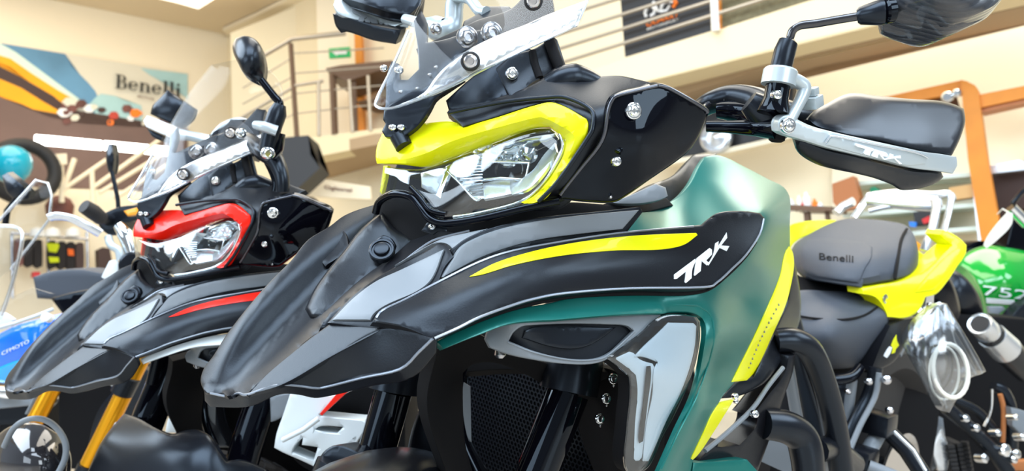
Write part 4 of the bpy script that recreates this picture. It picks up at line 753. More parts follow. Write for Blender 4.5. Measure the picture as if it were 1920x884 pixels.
# right hand guard seen past the screen
rg = Surf([(625,10,1.06),(780,65,1.03),(700,-40,1.10),(745,83,1.05)])
gr = panel('guard_bar', [(625,10),(628,0),(640,-3),(680,8),(728,25),(766,30),(764,42),(750,46),(738,52),(700,44),(650,33),(634,26)], rg, 'silver_paint', R_, thick=.012, rim=3, rimd=.003)
lettering('lettering', trk_map(660, 22, 58, 16, 4, -24), rg, 'grey_satin', gr, lift=.003, thick=.002, rim=0)
panel('hand_guard_shell', [(640,-4),(660,-60),(720,-90),(800,-60),(790,10),(768,30),(728,24),(680,8)], Surf([(640,-4,1.06),(660,-60,1.1),(800,-60,1.08),(768,30,1.04),(710,-25,1.04)]), 'satin_black', R_, thick=.015, rim=5, rimd=.005)
panel('hand_guard_lower', [(624,26),(636,28),(700,46),(752,56),(750,66),(742,83),(700,76),(665,64),(650,60),(640,62),(630,50)], Surf([(624,26,1.065),(752,56,1.04),(742,83,1.05),(640,60,1.08)]), 'satin_black', R_, thick=.015, rim=4, rimd=.004)
tube('guard_clamp', pts((760,36,1.03),(790,45,1.0),(815,52,.99),(838,58,.98),(850,40,.98),(852,10,.98),(862,-25,.98)), [.007,.008,.016,.017,.012,.012,.011], 'silver_paint', R_, sm=4, seg=18)
tube('guard_clamp', pts((855,-8,.97),(880,-2,.95),(898,20,.93),(912,24,.92)), [.009,.007,.007,.008], 'silver_paint', R_, sm=4)
bolt(P(818,54,.966), .0075, R_, 'steel')
# ---------------- forks
for (a, b, c, e, rr) in (((1092,600,.90),(1066,735,.885),(1000,905,.87),(975,960,.865),.029), ((775,560,.98),(738,735,.96),(690,905,.95),(672,960,.945),.028)):
    fk = tube('fork_leg', pts(b, c, e), [rr * .86] * 3, 'gloss_black', R_, seg=28)
    tube('fork_clamp', pts(a, ((a[0] + b[0]) / 2, (a[1] + b[1]) / 2, (a[2] + b[2]) / 2), b), [rr * 1.2] * 3, 'satin_black', fk, seg=28)
panel('fork_crown', [(760,620),(1100,610),(1105,690),(1060,730),(1000,700),(760,700),(730,690)], Surf([(760,640,.99),(1100,640,.92),(1060,730,.91)]), 'deep_black', R_, thick=.04, rim=4)
# ---------------- radiator with honeycomb guard
def on_rad(px, py): return P(px, py, -.44, 'x')
rc = on_rad(1010,800)
bm = bmesh.new(); hr = .0042; pitchx = hr * 1.732
ylo, yhi = on_rad(1185,800).y, on_rad(855,800).y; ylo, yhi = min(ylo, yhi), max(ylo, yhi); zlo, zhi = on_rad(1000,900).z - .05, on_rad(1000,672).z
row = 0; z = zlo
while z < zhi:
    y = ylo + (row % 2) * pitchx / 2
    while y < yhi:
        ring = []
        for kk, rr in ((0, hr * .98), (1, hr * .74)):
            ring.append([bm.verts.new((-.44 - .0 * kk, y + rr * math.sin(j * math.pi / 3), z + rr * math.cos(j * math.pi / 3))) for j in range(6)])
        back = [bm.verts.new(v.co + Vector((-.003, 0, 0))) for v in ring[1]]
        for j in range(6):
            k = (j + 1) % 6; bm.faces.new((ring[0][j], ring[0][k], ring[1][k], ring[1][j])); bm.faces.new((ring[1][j], ring[1][k], back[k], back[j]))
        y += pitchx
    z += hr * 1.5; row += 1
rad = box('radiator', (-.475, (ylo + yhi) / 2, (zlo + zhi) / 2), (.05, yhi - ylo + .02, zhi - zlo + .01), 'deep_black', R_, bev=.004)
from_bm('honeycomb_guard', bm, 'satin_black', rad)
panel('radiator_surround', [(820,655),(900,628),(960,660),(1060,690),(1180,700),(1182,740),(1150,705),(1100,725),(1050,735),(980,700),(920,680),(885,685),(868,700),(868,760),(872,830),(890,900),(840,900),(800,760)], Surf([(820,655,.80),(960,660,.86),(1180,700,.90),(868,700,.87),(890,900,.86),(800,800,.80)]), 'deep_black', R_, thick=.02, rim=4)
panel('side_deflector', [(765,840),(790,760),(840,690),(862,690),(868,720),(860,760),(872,830),(905,890),(765,890)], Surf([(765,840,.98),(850,690,.97),(872,830,.95),(905,890,.95)]), 'satin_black', R_, thick=.02, rim=6, rimd=.006)
tube('coolant_hose', pts((866,690,.90),(858,720,.89),(857,770,.89),(868,830,.885),(895,890,.88)), .007, 'gloss_black', R_, sm=5)
panel('radiator_wing', [(866,715),(882,725),(884,830),(876,820),(864,770)], Surf([(866,715,.90),(884,830,.90),(864,770,.895)]), 'grey_satin', R_, thick=.003, rim=1)
panel('inner_panel', [(1090,700),(1130,690),(1175,705),(1182,740),(1174,860),(1178,900),(1120,900),(1085,800)], Surf([(1090,700,.95),(1175,705,.86),(1178,900,.86),(1120,900,.95)]), 'deep_black', R_, thick=.01, rim=2)
for x, y in ((1125,786),(1137,748),(1150,711)):
    bolt(P(x, y, .850), .0046 if x != 1150 else .0036, R_, 'chrome', n=(.5,.85,.2), washer=.0058); 
    lathe('bolt', P(x, y + 13, .851), (.5,.8,.1), [(-.001,.0014),(.002,.0014),(.003,.0006)], 'steel', R_, 12)
lathe('bolt', P(938,661,.73), (.1,.2,-1), [(-.004,.005),(.003,.006),(.006,.003)], 'steel', R_)
# ---------------- front wheel and mudguard
def wheel(parent, c, R, w, tyre='rubber', rim='satin_black', axis=(0, 1, 0), spokes=5):
    c = Vector(c); a = Vector(axis).normalized(); t = bmesh.new()
    add_lathe(t, c, a, [(-w * .3, R * .72), (-w * .5, R * .80), (-w * .48, R * .90), (-w * .3, R * .97), (0, R), (w * .3, R * .97), (w * .48, R * .90), (w * .5, R * .80), (w * .3, R * .72)], 64)
    u = a.orthogonal().normalized(); v = a.cross(u)
    for i in range(44):
        for sg in (-1, 1):
            th = (i + (.5 if sg > 0 else 0)) * 2 * math.pi / 44; e = u * math.cos(th) + v * math.sin(th); f = a.cross(e)
            add_box(t, c + e * R * .985 + a * sg * w * .2, R * .03, w * .36, R * .075, Matrix((e, (a + f * .5 * sg).normalized(), f)).transposed())
    ty = from_bm('tyre', t, tyre, parent)
    t = bmesh.new(); add_lathe(t, c, a, [(-w * .3, R * .72), (-w * .32, R * .745), (-w * .2, R * .69), (w * .2, R * .69), (w * .32, R * .745), (w * .3, R * .72), (w * .1, R * .64), (-w * .1, R * .64)], 64)
    add_lathe(t, c, a, [(-w * .5, R * .1), (-w * .4, R * .16), (w * .4, R * .16), (w * .5, R * .1)], 24)
    for i in range(spokes):
        for dd in (-.13, .13):
            th = i * 2 * math.pi / spokes + dd; e = u * math.cos(th) + v * math.sin(th); e2 = u * math.cos(i * 2 * math.pi / spokes + dd * 1.6) + v * math.sin(i * 2 * math.pi / spokes + dd * 1.6)
            add_tube(t, [c + e * R * .13, c + e2 * R * .68], R * .035, 8)
    from_bm('rim', t, rim, parent); return ty
def disc(parent, c, r, axis):
    bm = bmesh.new(); add_lathe(bm, c, axis, [(-.0025, r * .72), (-.0025, r), (.0025, r), (.0025, r * .72)], 48); return from_bm('brake_disc', bm, 'steel', parent)
st_ax = Matrix.Rotation(.47, 3, Vector((-.42, 0, .91))); ax_f = st_ax @ Vector((0, 1, 0))
fc = Vector((-.10, 0, .30)) 
wheel(R_, fc, .30, .11, axis=ax_f); disc(R_, fc + ax_f * .085, .15, ax_f); disc(R_, fc - ax_f * .085, .15, ax_f)
def stv(x, y, z): p = Vector(fc); return p + st_ax @ Vector((x, y, z))
bm = bmesh.new(); n = 20; prev = None
for i in range(n + 1):
    th = math.radians(-35 + 150 * i / n); ring = []
    for j in range(9):
        q = (j / 8 - .5) * 2; rr = .335 - .03 * q * q; ring.append(bm.verts.new(stv(rr * math.sin(th) * 1.0 - .0, q * .070, rr * math.cos(th))))
    if prev:
        for j in range(8): bm.faces.new((prev[j], prev[j + 1], ring[j + 1], ring[j]))
    prev = ring
mg = from_bm('front_mudguard', bm, 'satin_black', R_); sm_ = mg.modifiers.new('s', 'SOLIDIFY'); sm_.thickness = .004
# lower part of the right fork shroud
panel('fork_shroud', [(592,884),(605,850),(625,836),(640,835),(700,868),(712,884),(712,930),(590,930)], Surf([(592,884,.92),(630,836,.92),(712,884,.90)]), 'satin_black', R_, thick=.05, rim=5, rimd=.005)
for sgn in (1, -1):
    tube('fork_lower', [stv(.0, .1 * sgn, .0), stv(-.10, .1 * sgn, .26)], [.03, .03], 'satin_black', R_, seg=20)
# ---------------- seats, tail, rack
Y_ = 'y'
seat_s = Surf([(1480,550,.03,'y'),(1550,546,.04,'y'),(1620,556,.10,'y'),(1662,585,.15,'y'),(1665,600,.155,'y'),(1640,650,.14,'y'),(1600,688,.12,'y'),(1530,690,.09,'y'),(1500,670,.07,'y'),(1480,600,.05,'y'),(1560,640,.13,'y'),(1560,590,.11,'y')])
seat = panel('rider_seat', [(1478,552),(1500,545),(1550,546),(1600,550),(1640,562),(1660,580),(1666,598),(1655,630),(1635,665),(1615,684),(1595,690),(1540,692),(1520,688),(1505,672),(1490,640),(1478,600)], seat_s, 'seat_fabric', R_, thick=.10, rim=14, rimd=.02, step=9, back=(-.9,-.3,-.1))
tube('seam', [P(x, y, float(1 / seat_s([(x, y)])[0]) - .002) for x, y in ((1492,592),(1530,598),(1580,600),(1620,592),(1645,576))], .0022, 'deep_black', seat, sm=4, seg=8)
ps_s = Surf([(1482,480,-.10,'y'),(1510,440,-.10,'y'),(1580,412,-.06,'y'),(1660,415,.03,'y'),(1705,428,.10,'y'),(1720,470,.15,'y'),(1718,505,.16,'y'),(1680,528,.15,'y'),(1620,537,.12,'y'),(1500,522,-.04,'y'),(1560,490,.05,'y'),(1640,480,.11,'y'),(1500,470,-.06,'y'),(1600,440,.02,'y')])
ps = panel('passenger_seat', [(1480,478),(1490,458),(1520,438),(1560,418),(1585,411),(1620,411),(1665,415),(1700,424),(1713,440),(1722,475),(1719,503),(1708,517),(1680,527),(1650,532),(1618,538),(1560,530),(1510,522),(1492,508),(1484,495)], ps_s, 'seat_fabric', R_, thick=.14, rim=16, rimd=.03, step=9, back=(-.9,-.4,-.1))
pf = lambda q: 1 / (1 / ps_s(q) - .006)
pad = panel('seat_pad', [(1500,492),(1502,465),(1512,450),(1540,447),(1590,451),(1625,456),(1636,464),(1634,485),(1622,505),(1612,532),(1560,524),(1515,514),(1504,506)], pf, 'seat_fabric', ps, thick=.01, rim=6, rimd=.006)
tube('seam', [P(x, y, float(1 / ps_s([(x, y)])[0]) - .004) for x, y in ((1700,430),(1690,450),(1683,490),(1678,524))], .003, 'deep_black', ps, sm=4, seg=8)
def text_on(name, body, p0, p1, size_up, surf, m, parent, lift=.001, ext=.0008):
    """embossed text from pixel p0 (baseline start) to p1 (baseline end) on a sighted surface"""
    cu = bpy.data.curves.new(name, 'FONT'); cu.body = body; cu.extrude = 0; tmp = bpy.data.objects.new('t', cu); COL.objects.link(tmp)
    bpy.context.view_layer.update(); me = bpy.data.meshes.new_from_object(tmp); bpy.data.objects.remove(tmp); bpy.data.curves.remove(cu)
    co = np.array([v.co[:] for v in me.vertices]); co[:, 0] -= co[:, 0].min(); w = co[:, 0].max()
    p0, p1 = np.array(p0, float), np.array(p1, float); up = np.array(size_up, float)
    px = p0 + co[:, :1] / w * (p1 - p0) + co[:, 1:2] * up
    d = 1 / surf(px) - lift
    for v, q, dd in zip(me.vertices, px, d): v.co = P(q[0], q[1], float(dd))
    me.update(); o = link(name, me, m, parent, False); s = o.modifiers.new('s', 'SOLIDIFY'); s.thickness = ext; s.offset = 0; return o
text_on('lettering', 'Benelli', (1536,487), (1600,492), (0,-18), pf, 'deep_black', pad, lift=.0015)
panel('seat_gap', [(1484,505),(1500,518),(1560,528),(1610,538),(1625,550),(1590,556),(1540,548),(1478,552),(1476,520)], Surf([(1484,505,-.06,'y'),(1560,528,.0,'y'),(1625,550,.10,'y'),(1478,552,.0,'y')]), 'deep_black', R_, thick=.05, rim=2)
# yellow tail and grab rails
t_s = Surf([(1618,540,.12,'y'),(1700,520,.155,'y'),(1722,490,.155,'y'),(1740,520,.18,'y'),(1640,590,.14,'y'),(1700,598,.17,'y'),(1745,560,.19,'y'),(1800,470,.20,'y'),(1765,440,.17,'y')])
panel('grab_rail', [(1616,541),(1650,534),(1690,527),(1716,516),(1735,505),(1765,478),(1785,460),(1770,448),(1764,440),(1768,432),(1776,434),(1800,448),(1812,460),(1811,475),(1795,500),(1775,530),(1755,552),(1735,558),(1728,575),(1715,590),(1695,597),(1664,595),(1655,575),(1640,558),(1618,552)], t_s, 'yellow_paint', R_, thick=.035, rim=4, rimd=.004, step=8, back=(-.3,-.9,0))
panel('grab_rail_face', [(1712,550),(1740,515),(1775,480),(1800,462),(1808,470),(1780,512),(1750,545)], lambda q: 1 / (1 / t_s(q) - .004), 'yellow_paint', R_, thick=.006, rim=4, rimd=.004)
lathe('bolt', P(1660,561,float(1 / t_s([(1660,561)])[0]) - .001), (.1, 1, .1), [(0,.009),(.001,.009),(.001,.006),(-.003,.005)], 'steel', R_)
panel('grab_rail', [(1474,455),(1476,425),(1486,420),(1540,413),(1568,413),(1560,424),(1530,436),(1500,448),(1484,462),(1480,480)], Surf([(1474,455,-.16,'y'),(1486,420,-.17,'y'),(1568,413,-.17,'y'),(1484,462,-.15,'y')]), 'yellow_paint', R_, thick=.03, rim=3, rimd=.003)
panel('tail_side', [(1481,516),(1490,512),(1504,522),(1500,536),(1482,545)], Surf([(1481,516,-.1,'y'),(1504,522,-.1,'y'),(1482,545,-.1,'y')]), 'yellow_paint', R_, thick=.03, rim=2)
panel('tail_fin', [(1700,470),(1722,470),(1745,488),(1720,515),(1705,515)], Surf([(1700,470,1.72),(1745,488,1.75),(1705,515,1.70)]), 'yellow_paint', R_, thick=.04, rim=3, rimd=.003)
panel('side_reflector', [(1718,452),(1726,458),(1728,470),(1720,472)], Surf([(1718,452,1.76),(1728,470,1.76),(1720,472,1.76)]), 'amber', R_, thick=.01, rim=1)
panel('tail_side_cover', [(1632,696),(1650,650),(1668,610),(1700,598),(1722,596),(1710,620),(1690,660),(1675,680),(1650,694),(1636,702)], Surf([(1632,696,.15,'y'),(1668,610,.16,'y'),(1722,596,.17,'y'),(1690,660,.17,'y')]), 'black_plastic', R_, thick=.03, rim=4, rimd=.004)
cs = Surf([(1632,696,.15,'y'),(1668,610,.16,'y'),(1722,596,.17,'y'),(1690,660,.17,'y')])
for col, o in (('yellow_paint', [(1676,636),(1681,628),(1682,640),(1686,648),(1680,655),(1678,662),(1672,664),(1674,654),(1671,648)]), ('white_print', [(1657,668),(1664,655),(1668,650),(1673,652),(1670,662),(1663,672)])):
    panel('decal', o, lambda q: 1 / (1 / cs(q) - .001), col, R_, thick=.001, rim=0)
panel('license_holder', [(1700,600),(1725,590),(1718,620),(1700,650),(1690,670),(1685,660)], Surf([(1700,600,1.6),(1725,590,1.62),(1690,670,1.6)]), 'grey_satin', R_, thick=.03, rim=2)
panel('rack_bracket', [(1738,545),(1752,542),(1750,575),(1735,590),(1718,595),(1722,586),(1735,575)], Surf([(1738,545,1.58),(1752,542,1.6),(1718,595,1.57)]), 'silver', R_, thick=.01, rim=2)
bolt(P(1743,573,1.56), .006, R_, 'steel')
def bar(name, p, r, m, sm=0, flat=1.0, seg=12, parent=None): return tube(name, pts(*p), r, m, parent or R_, sm=sm, flat=flat, seg=seg)
# luggage rack
bar('rack_leg', [(1600,410,1.95),(1618,385,1.95),(1632,366,1.95)], .018, 'silver', flat=.5)
bar('rack_leg', [(1732,470,1.72),(1748,430,1.72),(1756,390,1.73),(1752,375,1.74)], .014, 'silver', flat=.6)
bar('rack_leg', [(1752,478,1.78),(1768,440,1.78),(1778,400,1.80),(1784,372,1.82)], .011, 'silver', flat=.6)
bar('rack_rail', [(1628,368,1.95),(1680,362,1.9),(1745,366,1.86),(1778,364,1.85),(1785,375,1.84)], .010, 'silver', 3)
bar('rack_rail', [(1628,377,1.92),(1690,384,1.85),(1752,388,1.76),(1756,380,1.76)], .013, 'silver', 2)
bar('rack_rail', [(1640,368,1.93),(1700,372,1.88),(1760,376,1.80)], .010, 'silver')
bar('rack_rail', [(1630,396,1.9),(1655,390,1.88),(1680,386,1.86)], .006, 'silver')
bar('rack_leg', [(1568,400,2.0),(1580,388,2.0),(1600,378,1.98)], .02, 'silver', flat=.6)
# ---------------- frame, engine, crash parts
bar('frame_tube', [(1455,640,1.05),(1490,640,1.05),(1520,660,1.06),(1545,720,1.08),(1565,800,1.1),(1580,900,1.12)], .018, 'satin_black', 5)
bar('frame_tube', [(1478,600,1.2),(1500,680,1.22),(1520,760,1.25),(1540,840,1.28)], .020, 'satin_black', 4)
bar('pipe', [(1475,672,1.08),(1480,700,1.09),(1490,760,1.10),(1500,812,1.11)], .0085, 'grey_satin')
bar('seat_rail', [(1516,716,1.33),(1560,714,1.34),(1595,708,1.35),(1612,690,1.37)], [.009,.011,.010,.009], 'gloss_black', 4)
lathe('bolt', P(1515,716,1.31), (.9,.3,0), [(-.005,.012),(.004,.012),(.009,.006)], 'chrome', R_)
bar('frame_tube', [(1598,712,1.36),(1592,760,1.37),(1585,850,1.38)], .009, 'grey_satin')
bar('frame_tube', [(1642,690,1.36),(1632,740,1.36),(1605,790,1.35),(1580,845,1.34)], [.012,.014,.013,.013], 'satin_black', 4)
bar('frame_tube', [(1648,700,1.34),(1640,745,1.34),(1612,800,1.33),(1592,848,1.32)], .005, 'grey_satin', 4)
panel('battery_cover', [(1530,740),(1560,722),(1592,725),(1595,760),(1590,800),(1600,850),(1560,860),(1540,800)], Surf([(1530,740,1.42),(1592,725,1.42),(1600,850,1.42)]), 'satin_black', R_, thick=.08, rim=4, rimd=.004)
panel('engine_case', [(1515,840),(1540,830),(1580,848),(1600,870),(1600,900),(1500,900)], Surf([(1515,840,1.12),(1600,870,1.2),(1500,900,1.12)]), 'grey_satin', R_, thick=.1, rim=8, rimd=.01)
panel('crash_panel', [(1300,884),(1305,868),(1400,790),(1440,740),(1470,700),(1478,668),(1492,664),(1486,700),(1470,745),(1455,790),(1430,860),(1415,900),(1300,900)], Surf([(1300,884,.90),(1440,740,.98),(1485,665,1.03),(1430,860,.98),(1400,800,.95)]), 'black_plastic', R_, thick=.03, rim=5, rimd=.004, holes=[[(1350,828),(1372,808),(1410,780),(1420,778),(1416,800),(1400,820),(1385,835),(1345,838)]])
bar('crash_edge', [(1322,846,.90),(1360,815,.92),(1410,768,.95),(1440,725,.975),(1468,690,1.0)], .003, 'grey_satin', 4)
bar('crash_strut', [(1400,782,.99),(1395,800,.99),(1385,820,.98)], .006, 'gloss_black')
bolt(P(1415,777,.94), .005, R_, 'chrome'); bolt(P(1379,744,.92), .004, R_, 'chrome'); bolt(P(1380,753,.92), .003, R_, 'chrome')
panel('knee_cover', [(1352,748),(1380,718),(1412,708),(1440,650),(1478,560),(1485,480),(1492,500),(1500,600),(1478,650),(1450,700),(1430,722),(1380,745)], Surf([(1352,748,.95),(1412,708,.97),(1485,480,1.1),(1500,600,1.15),(1450,700,1.0)]), 'satin_black', R_, thick=.03, rim=4, rimd=.003)
bar('crash_bar', [(1430,795,.98),(1470,800,.99),(1500,818,1.0),(1512,850,1.0),(1518,910,1.0)], [.020,.022,.022,.022,.02], 'satin_black', 5, seg=18)
bar('engine_strut', [(1530,846,1.06),(1560,838,1.12),(1600,870,1.2)], .018, 'satin_black')
panel('belly_panel', [(1300,868),(1400,862),(1420,884),(1420,930),(1290,930)], Surf([(1300,868,.89),(1400,862,.92),(1420,930,.92)]), 'teal_paint', R_, thick=.02, rim=3)
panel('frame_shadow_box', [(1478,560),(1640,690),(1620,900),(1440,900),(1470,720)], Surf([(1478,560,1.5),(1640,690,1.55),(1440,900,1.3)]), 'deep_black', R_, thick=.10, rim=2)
rc_ = Vector((-1.5, 0, .33)); wheel(R_, rc_, .33, .16); disc(R_, rc_ + Vector((0, .10, 0)), .12, (0, 1, 0))
bar('swingarm', [(1540,880,1.3),(1620,900,1.5),(1660,930,1.6)], .025, 'satin_black')
bar('passenger_peg_bracket', [(1628,865,1.34),(1632,840,1.36),(1655,800,1.38)], .014, 'grey_satin')
bar('passenger_peg_bracket', [(1655,800,1.38),(1700,845,1.36),(1730,890,1.34)], .015, 'satin_black')
bar('passenger_peg_bracket', [(1668,803,1.365),(1712,845,1.345),(1735,884,1.33)], .004, 'silver')
box('peg_joint', P(1648,794,1.37), (.05,.05,.04), 'satin_black', R_, bev=.006)
box('peg_joint', P(1612,860,1.33), (.05,.05,.04), 'satin_black', R_, bev=.006)
bar('side_stand', [(1628,876,1.3),(1690,900,1.28)], .012, 'grey_satin')


panel('rear_inner_fender', [(1560,700),(1640,640),(1730,640),(1760,760),(1740,900),(1580,900)], Surf([(1560,700,1.75),(1730,640,1.85),(1740,900,1.8)]), 'deep_black', R_, thick=.1, rim=3)
for x, y, r in ((1629,716,.006), (1662,713,.008), (1590,735,.005), (1668,770,.006)): lathe('bolt', P(x, y, 1.33), (.7,.7,.1), [(-.006, r), (.003, r), (.006, r * .5)], 'steel', R_, 16)
# ================================================================= the red and white sister motorcycle: same mouldings, its own colours
SWAP = {'yellow_paint': 'red_paint', 'teal_paint': 'white_paint'}
SKIP = ('hand_guard_shell', 'hand_guard_lower', 'guard_bar', 'guard_clamp', 'clamp_ring', 'mirror_mount', 'mirror_boot', 'mirror_stalk', 'stalk_boot', 'mirror_joint', 'mirror_shell', 'handlebar', 'grip_rubber', 'clutch_lever', 'brake_hose',
        'lever_perch', 'guard_strap', 'adjuster', 'fork_leg', 'fork_shroud', 'fork_lower', 'front_mudguard', 'tyre', 'rim', 'brake_disc', 'rack_leg', 'rack_rail', 'passenger_peg_bracket', 'peg_joint', 'side_stand', 'fork_crown', 'frame_shadow_box', 'running_lamp', 'belly_panel', 'lower_stripe', 'crash_panel', 'crash_edge', 'crash_bar')
REDB = empty('touring_motorcycle', RED, 'red, white and black adventure motorcycle parked behind the large yellow and teal one', 'motorcycle')
def clone(o, parent):
    c = o.copy(); COL.objects.link(c); c.parent = parent
    for i, s in enumerate(c.material_slots):
        n = s.material.name if s.material else ''
        if n in SWAP: s.link = 'OBJECT'; s.material = MAT[SWAP[n]]
    for ch in o.children: clone(ch, c)
    return c
for ch in list(BIKE.children):
    st = ch.name.split('.')[0]
    if st in SKIP: continue
    if st == 'bolt':
        c = sum((v.co for v in ch.data.vertices), Vector()) / len(ch.data.vertices)
        w = MAIN.matrix() @ c; q = RC @ (np.array(w) - CW); u = 960 + FPX * q[0] / q[2]; v_ = 442 + FPX * q[1] / q[2]
        if u > 1400 or (u < 840 and v_ < 100): continue
    clone(ch, REDB)
CUR = RED; R_ = REDB
def pan(name, out, d, m, parent=None, **k):
    s = Surf([(*p, d) if len(p) == 2 else p for p in (out if not isinstance(d, list) else d)]) if not isinstance(d, list) else Surf(d)
    k.setdefault('thick', .01); k.setdefault('rim', 3); k.setdefault('rimd', .003); return panel(name, out, s, m, parent or R_, **k)
def const(d): return lambda q: np.full(len(np.atleast_2d(q)), 1 / d)
def dome(cx, cy, rx, ry, d, h): return lambda q: 1 / (d - h * np.clip(1 - ((np.atleast_2d(q)[:, 0] - cx) / rx) ** 2 - ((np.atleast_2d(q)[:, 1] - cy) / ry) ** 2, 0, 1))
def flat(name, out, d, m, parent=None, **k):
    k.setdefault('thick', .012); k.setdefault('rim', 2.5); k.setdefault('rimd', .003); return panel(name, out, d if callable(d) else const(d), m, parent or R_, **k)
flat('hand_guard_shell', [(314,168),(335,183),(367,205),(362,222),(341,241),(310,228),(282,214),(286,198),(300,183)], dome(320,205,50,40,1.46,.02), 'satin_black', rim=5, rimd=.006)
gr2 = flat('guard_bar', [(269,227),(276,217),(300,226),(338,243),(334,256),(328,261),(300,250),(274,238)], 1.43, 'white_print')
flat('hand_guard_lower', [(275,240),(300,251),(326,262),(319,271),(300,264),(286,257)], 1.44, 'satin_black')
tube('guard_clamp', pts((328,252,1.42),(360,256,1.40),(392,264,1.38),(402,266,1.37),(408,250,1.37),(425,235,1.37),(450,228,1.38),(475,236,1.39)), [.012,.009,.011,.013,.009,.008,.008,.007], 'silver_paint', R_, sm=4)
lathe('guard_pivot', P(398,266,1.365), (.6,.75,.1), [(-.01,.012),(.004,.013),(.008,.008)], 'chrome', R_)
flat('mirror_shell', [(436,84),(442,72),(457,67),(474,71),(488,84),(495,105),(498,128),(494,152),(485,155),(472,149),(457,138),(446,118),(437,98)], dome(466,110,34,48,1.12,.03), 'satin_black', thick=.02, rim=5, rimd=.008)
tube('mirror_stalk', pts((490,150,1.11),(500,163,1.11),(515,182,1.11),(524,192,1.11),(524,200,1.11)), .0058, 'gloss_black', R_, sm=4)
tube('mirror_boot', pts((525,196,1.11),(520,212,1.11),(512,234,1.11),(505,262,1.11),(500,285,1.11)), [.009,.014,.014,.013,.012], 'satin_black', R_, seg=18)
tube('clamp_ring', pts((478,234,1.10),(495,238,1.095),(519,246,1.10)), [.006,.008,.008], 'silver_paint', R_, sm=3)
tube('mirror_mount', pts((515,250,1.12),(512,275,1.12),(500,290,1.12)), .016, 'gloss_black', R_)
bolt(P(502,288,1.09), .010, R_, 'chrome'); bolt(P(452,250,1.14), .008, R_, 'chrome')
tube('handlebar', pts((420,275,1.30),(460,262,1.22),(495,285,1.15),(515,300,1.14),(528,330,1.13),(530,360,1.13)), [.012,.013,.015,.014,.011,.010], 'satin_black', R_, sm=4)
tube('brake_hose', pts((500,300,1.15),(512,325,1.15),(518,345,1.15),(516,360,1.15)), .006, 'gloss_black', R_, sm=4)
flat('dash_display', [(405,255),(440,240),(475,250),(490,280),(470,300),(430,290),(405,280)], 1.22, 'satin_black', thick=.04)
for (a, b, c, e, rr) in (((338,640,1.30),(314,700,1.28),(285,770,1.26),(262,830,1.25),.027), ((510,700,1.22),(482,780,1.20),(462,840,1.19),(445,900,1.18),.026)):
    fk = tube('fork_leg', pts(a, b, c, e), [rr] * 4, 'gloss_black', R_, seg=28)
tube('fork_highlight_guard', pts((300,655,1.25),(292,690,1.25),(285,720,1.25)), .01, 'gloss_black', R_)
# its front mudguard, wheel
mgd = Surf([(160,884,1.20),(195,820,1.21),(231,775,1.25),(300,800,1.16),(393,816,1.13),(380,780,1.19),(450,850,1.14),(468,884,1.13),(300,884,1.10),(520,884,1.15)])
panel('front_mudguard', [(160,900),(172,868),(190,830),(212,800),(233,776),(262,786),(300,806),(325,814),(345,808),(368,806),(392,816),(408,840),(425,866),(450,862),(467,866),(500,880),(505,930),(160,930)], mgd, 'satin_black', R_, thick=.01, rim=5, rimd=.005)
wq = P(345, 830, 1.20); wc = Vector((wq.x - .03, wq.y - .02, .29)); wheel(R_, wc, .29, .11); disc(R_, wc + Vector((0, .085, 0)), .15, (0, 1, 0)); disc(R_, wc - Vector((0, .085, 0)), .15, (0, 1, 0)); wheel(R_, (-1.5, 0, .33), .33, .16)
bar('fork_lower', [(262,830,1.25),(240,900,1.27),(215,980,1.29)], .024, 'satin_black'); bar('fork_lower', [(445,900,1.18),(425,980,1.2)], .024, 'satin_black')
flat('belly_panel', [(310,812),(316,785),(330,766),(348,778),(350,812)], 1.45, 'white_paint')
# white and red lower cowl seen between its fork and the big beak
flat('lower_cowl', [(545,735),(600,742),(640,738),(660,733),(655,735),(600,780),(685,788),(690,800),(655,850),(600,900),(592,884),(590,876),(560,862),(528,848),(514,840),(518,815),(530,780)], 1.10, 'white_paint', thick=.03, holes=[[(590,806),(598,801),(644,801),(632,813),(606,810)], [(548,848),(554,836),(568,821),(566,835),(596,839),(588,864)]])
flat('lower_cowl_stripe', [(636,733),(658,730),(604,780),(599,777)], 1.09, 'red_paint', thick=.003, rim=1)
tube('lower_cowl_fold', pts((530,826,1.085),(570,806,1.08),(598,785,1.08)), .004, 'white_paint', R_)
flat('lower_cowl_stripe', [(646,835),(672,812),(674,818),(655,842)], 1.10, 'white_paint', thick=.01, rim=1); 
flat('oil_cooler', [(506,745),(548,736),(535,780),(516,790),(508,792)], 1.16, 'grey_satin')
flat('side_bracket', [(684,725),(712,722),(700,765),(692,768),(682,762),(686,745)], 1.2, 'grey_satin'); flat('side_bracket', [(680,726),(687,725),(688,744),(694,746),(684,768),(678,762),(684,750)], 1.18, 'teal_paint', thick=.01, rim=1)
flat('cowl_liner', [(545,738),(700,722),(740,730),(740,800),(690,860),(620,900),(560,870),(530,830)], 1.15, 'deep_black', thick=.01, rim=1)
flat('engine_block', [(330,660),(560,700),(760,730),(760,900),(330,900)], 1.40, 'deep_black', thick=.2)
bolt(P(377,730,1.3), .004, R_, 'steel')

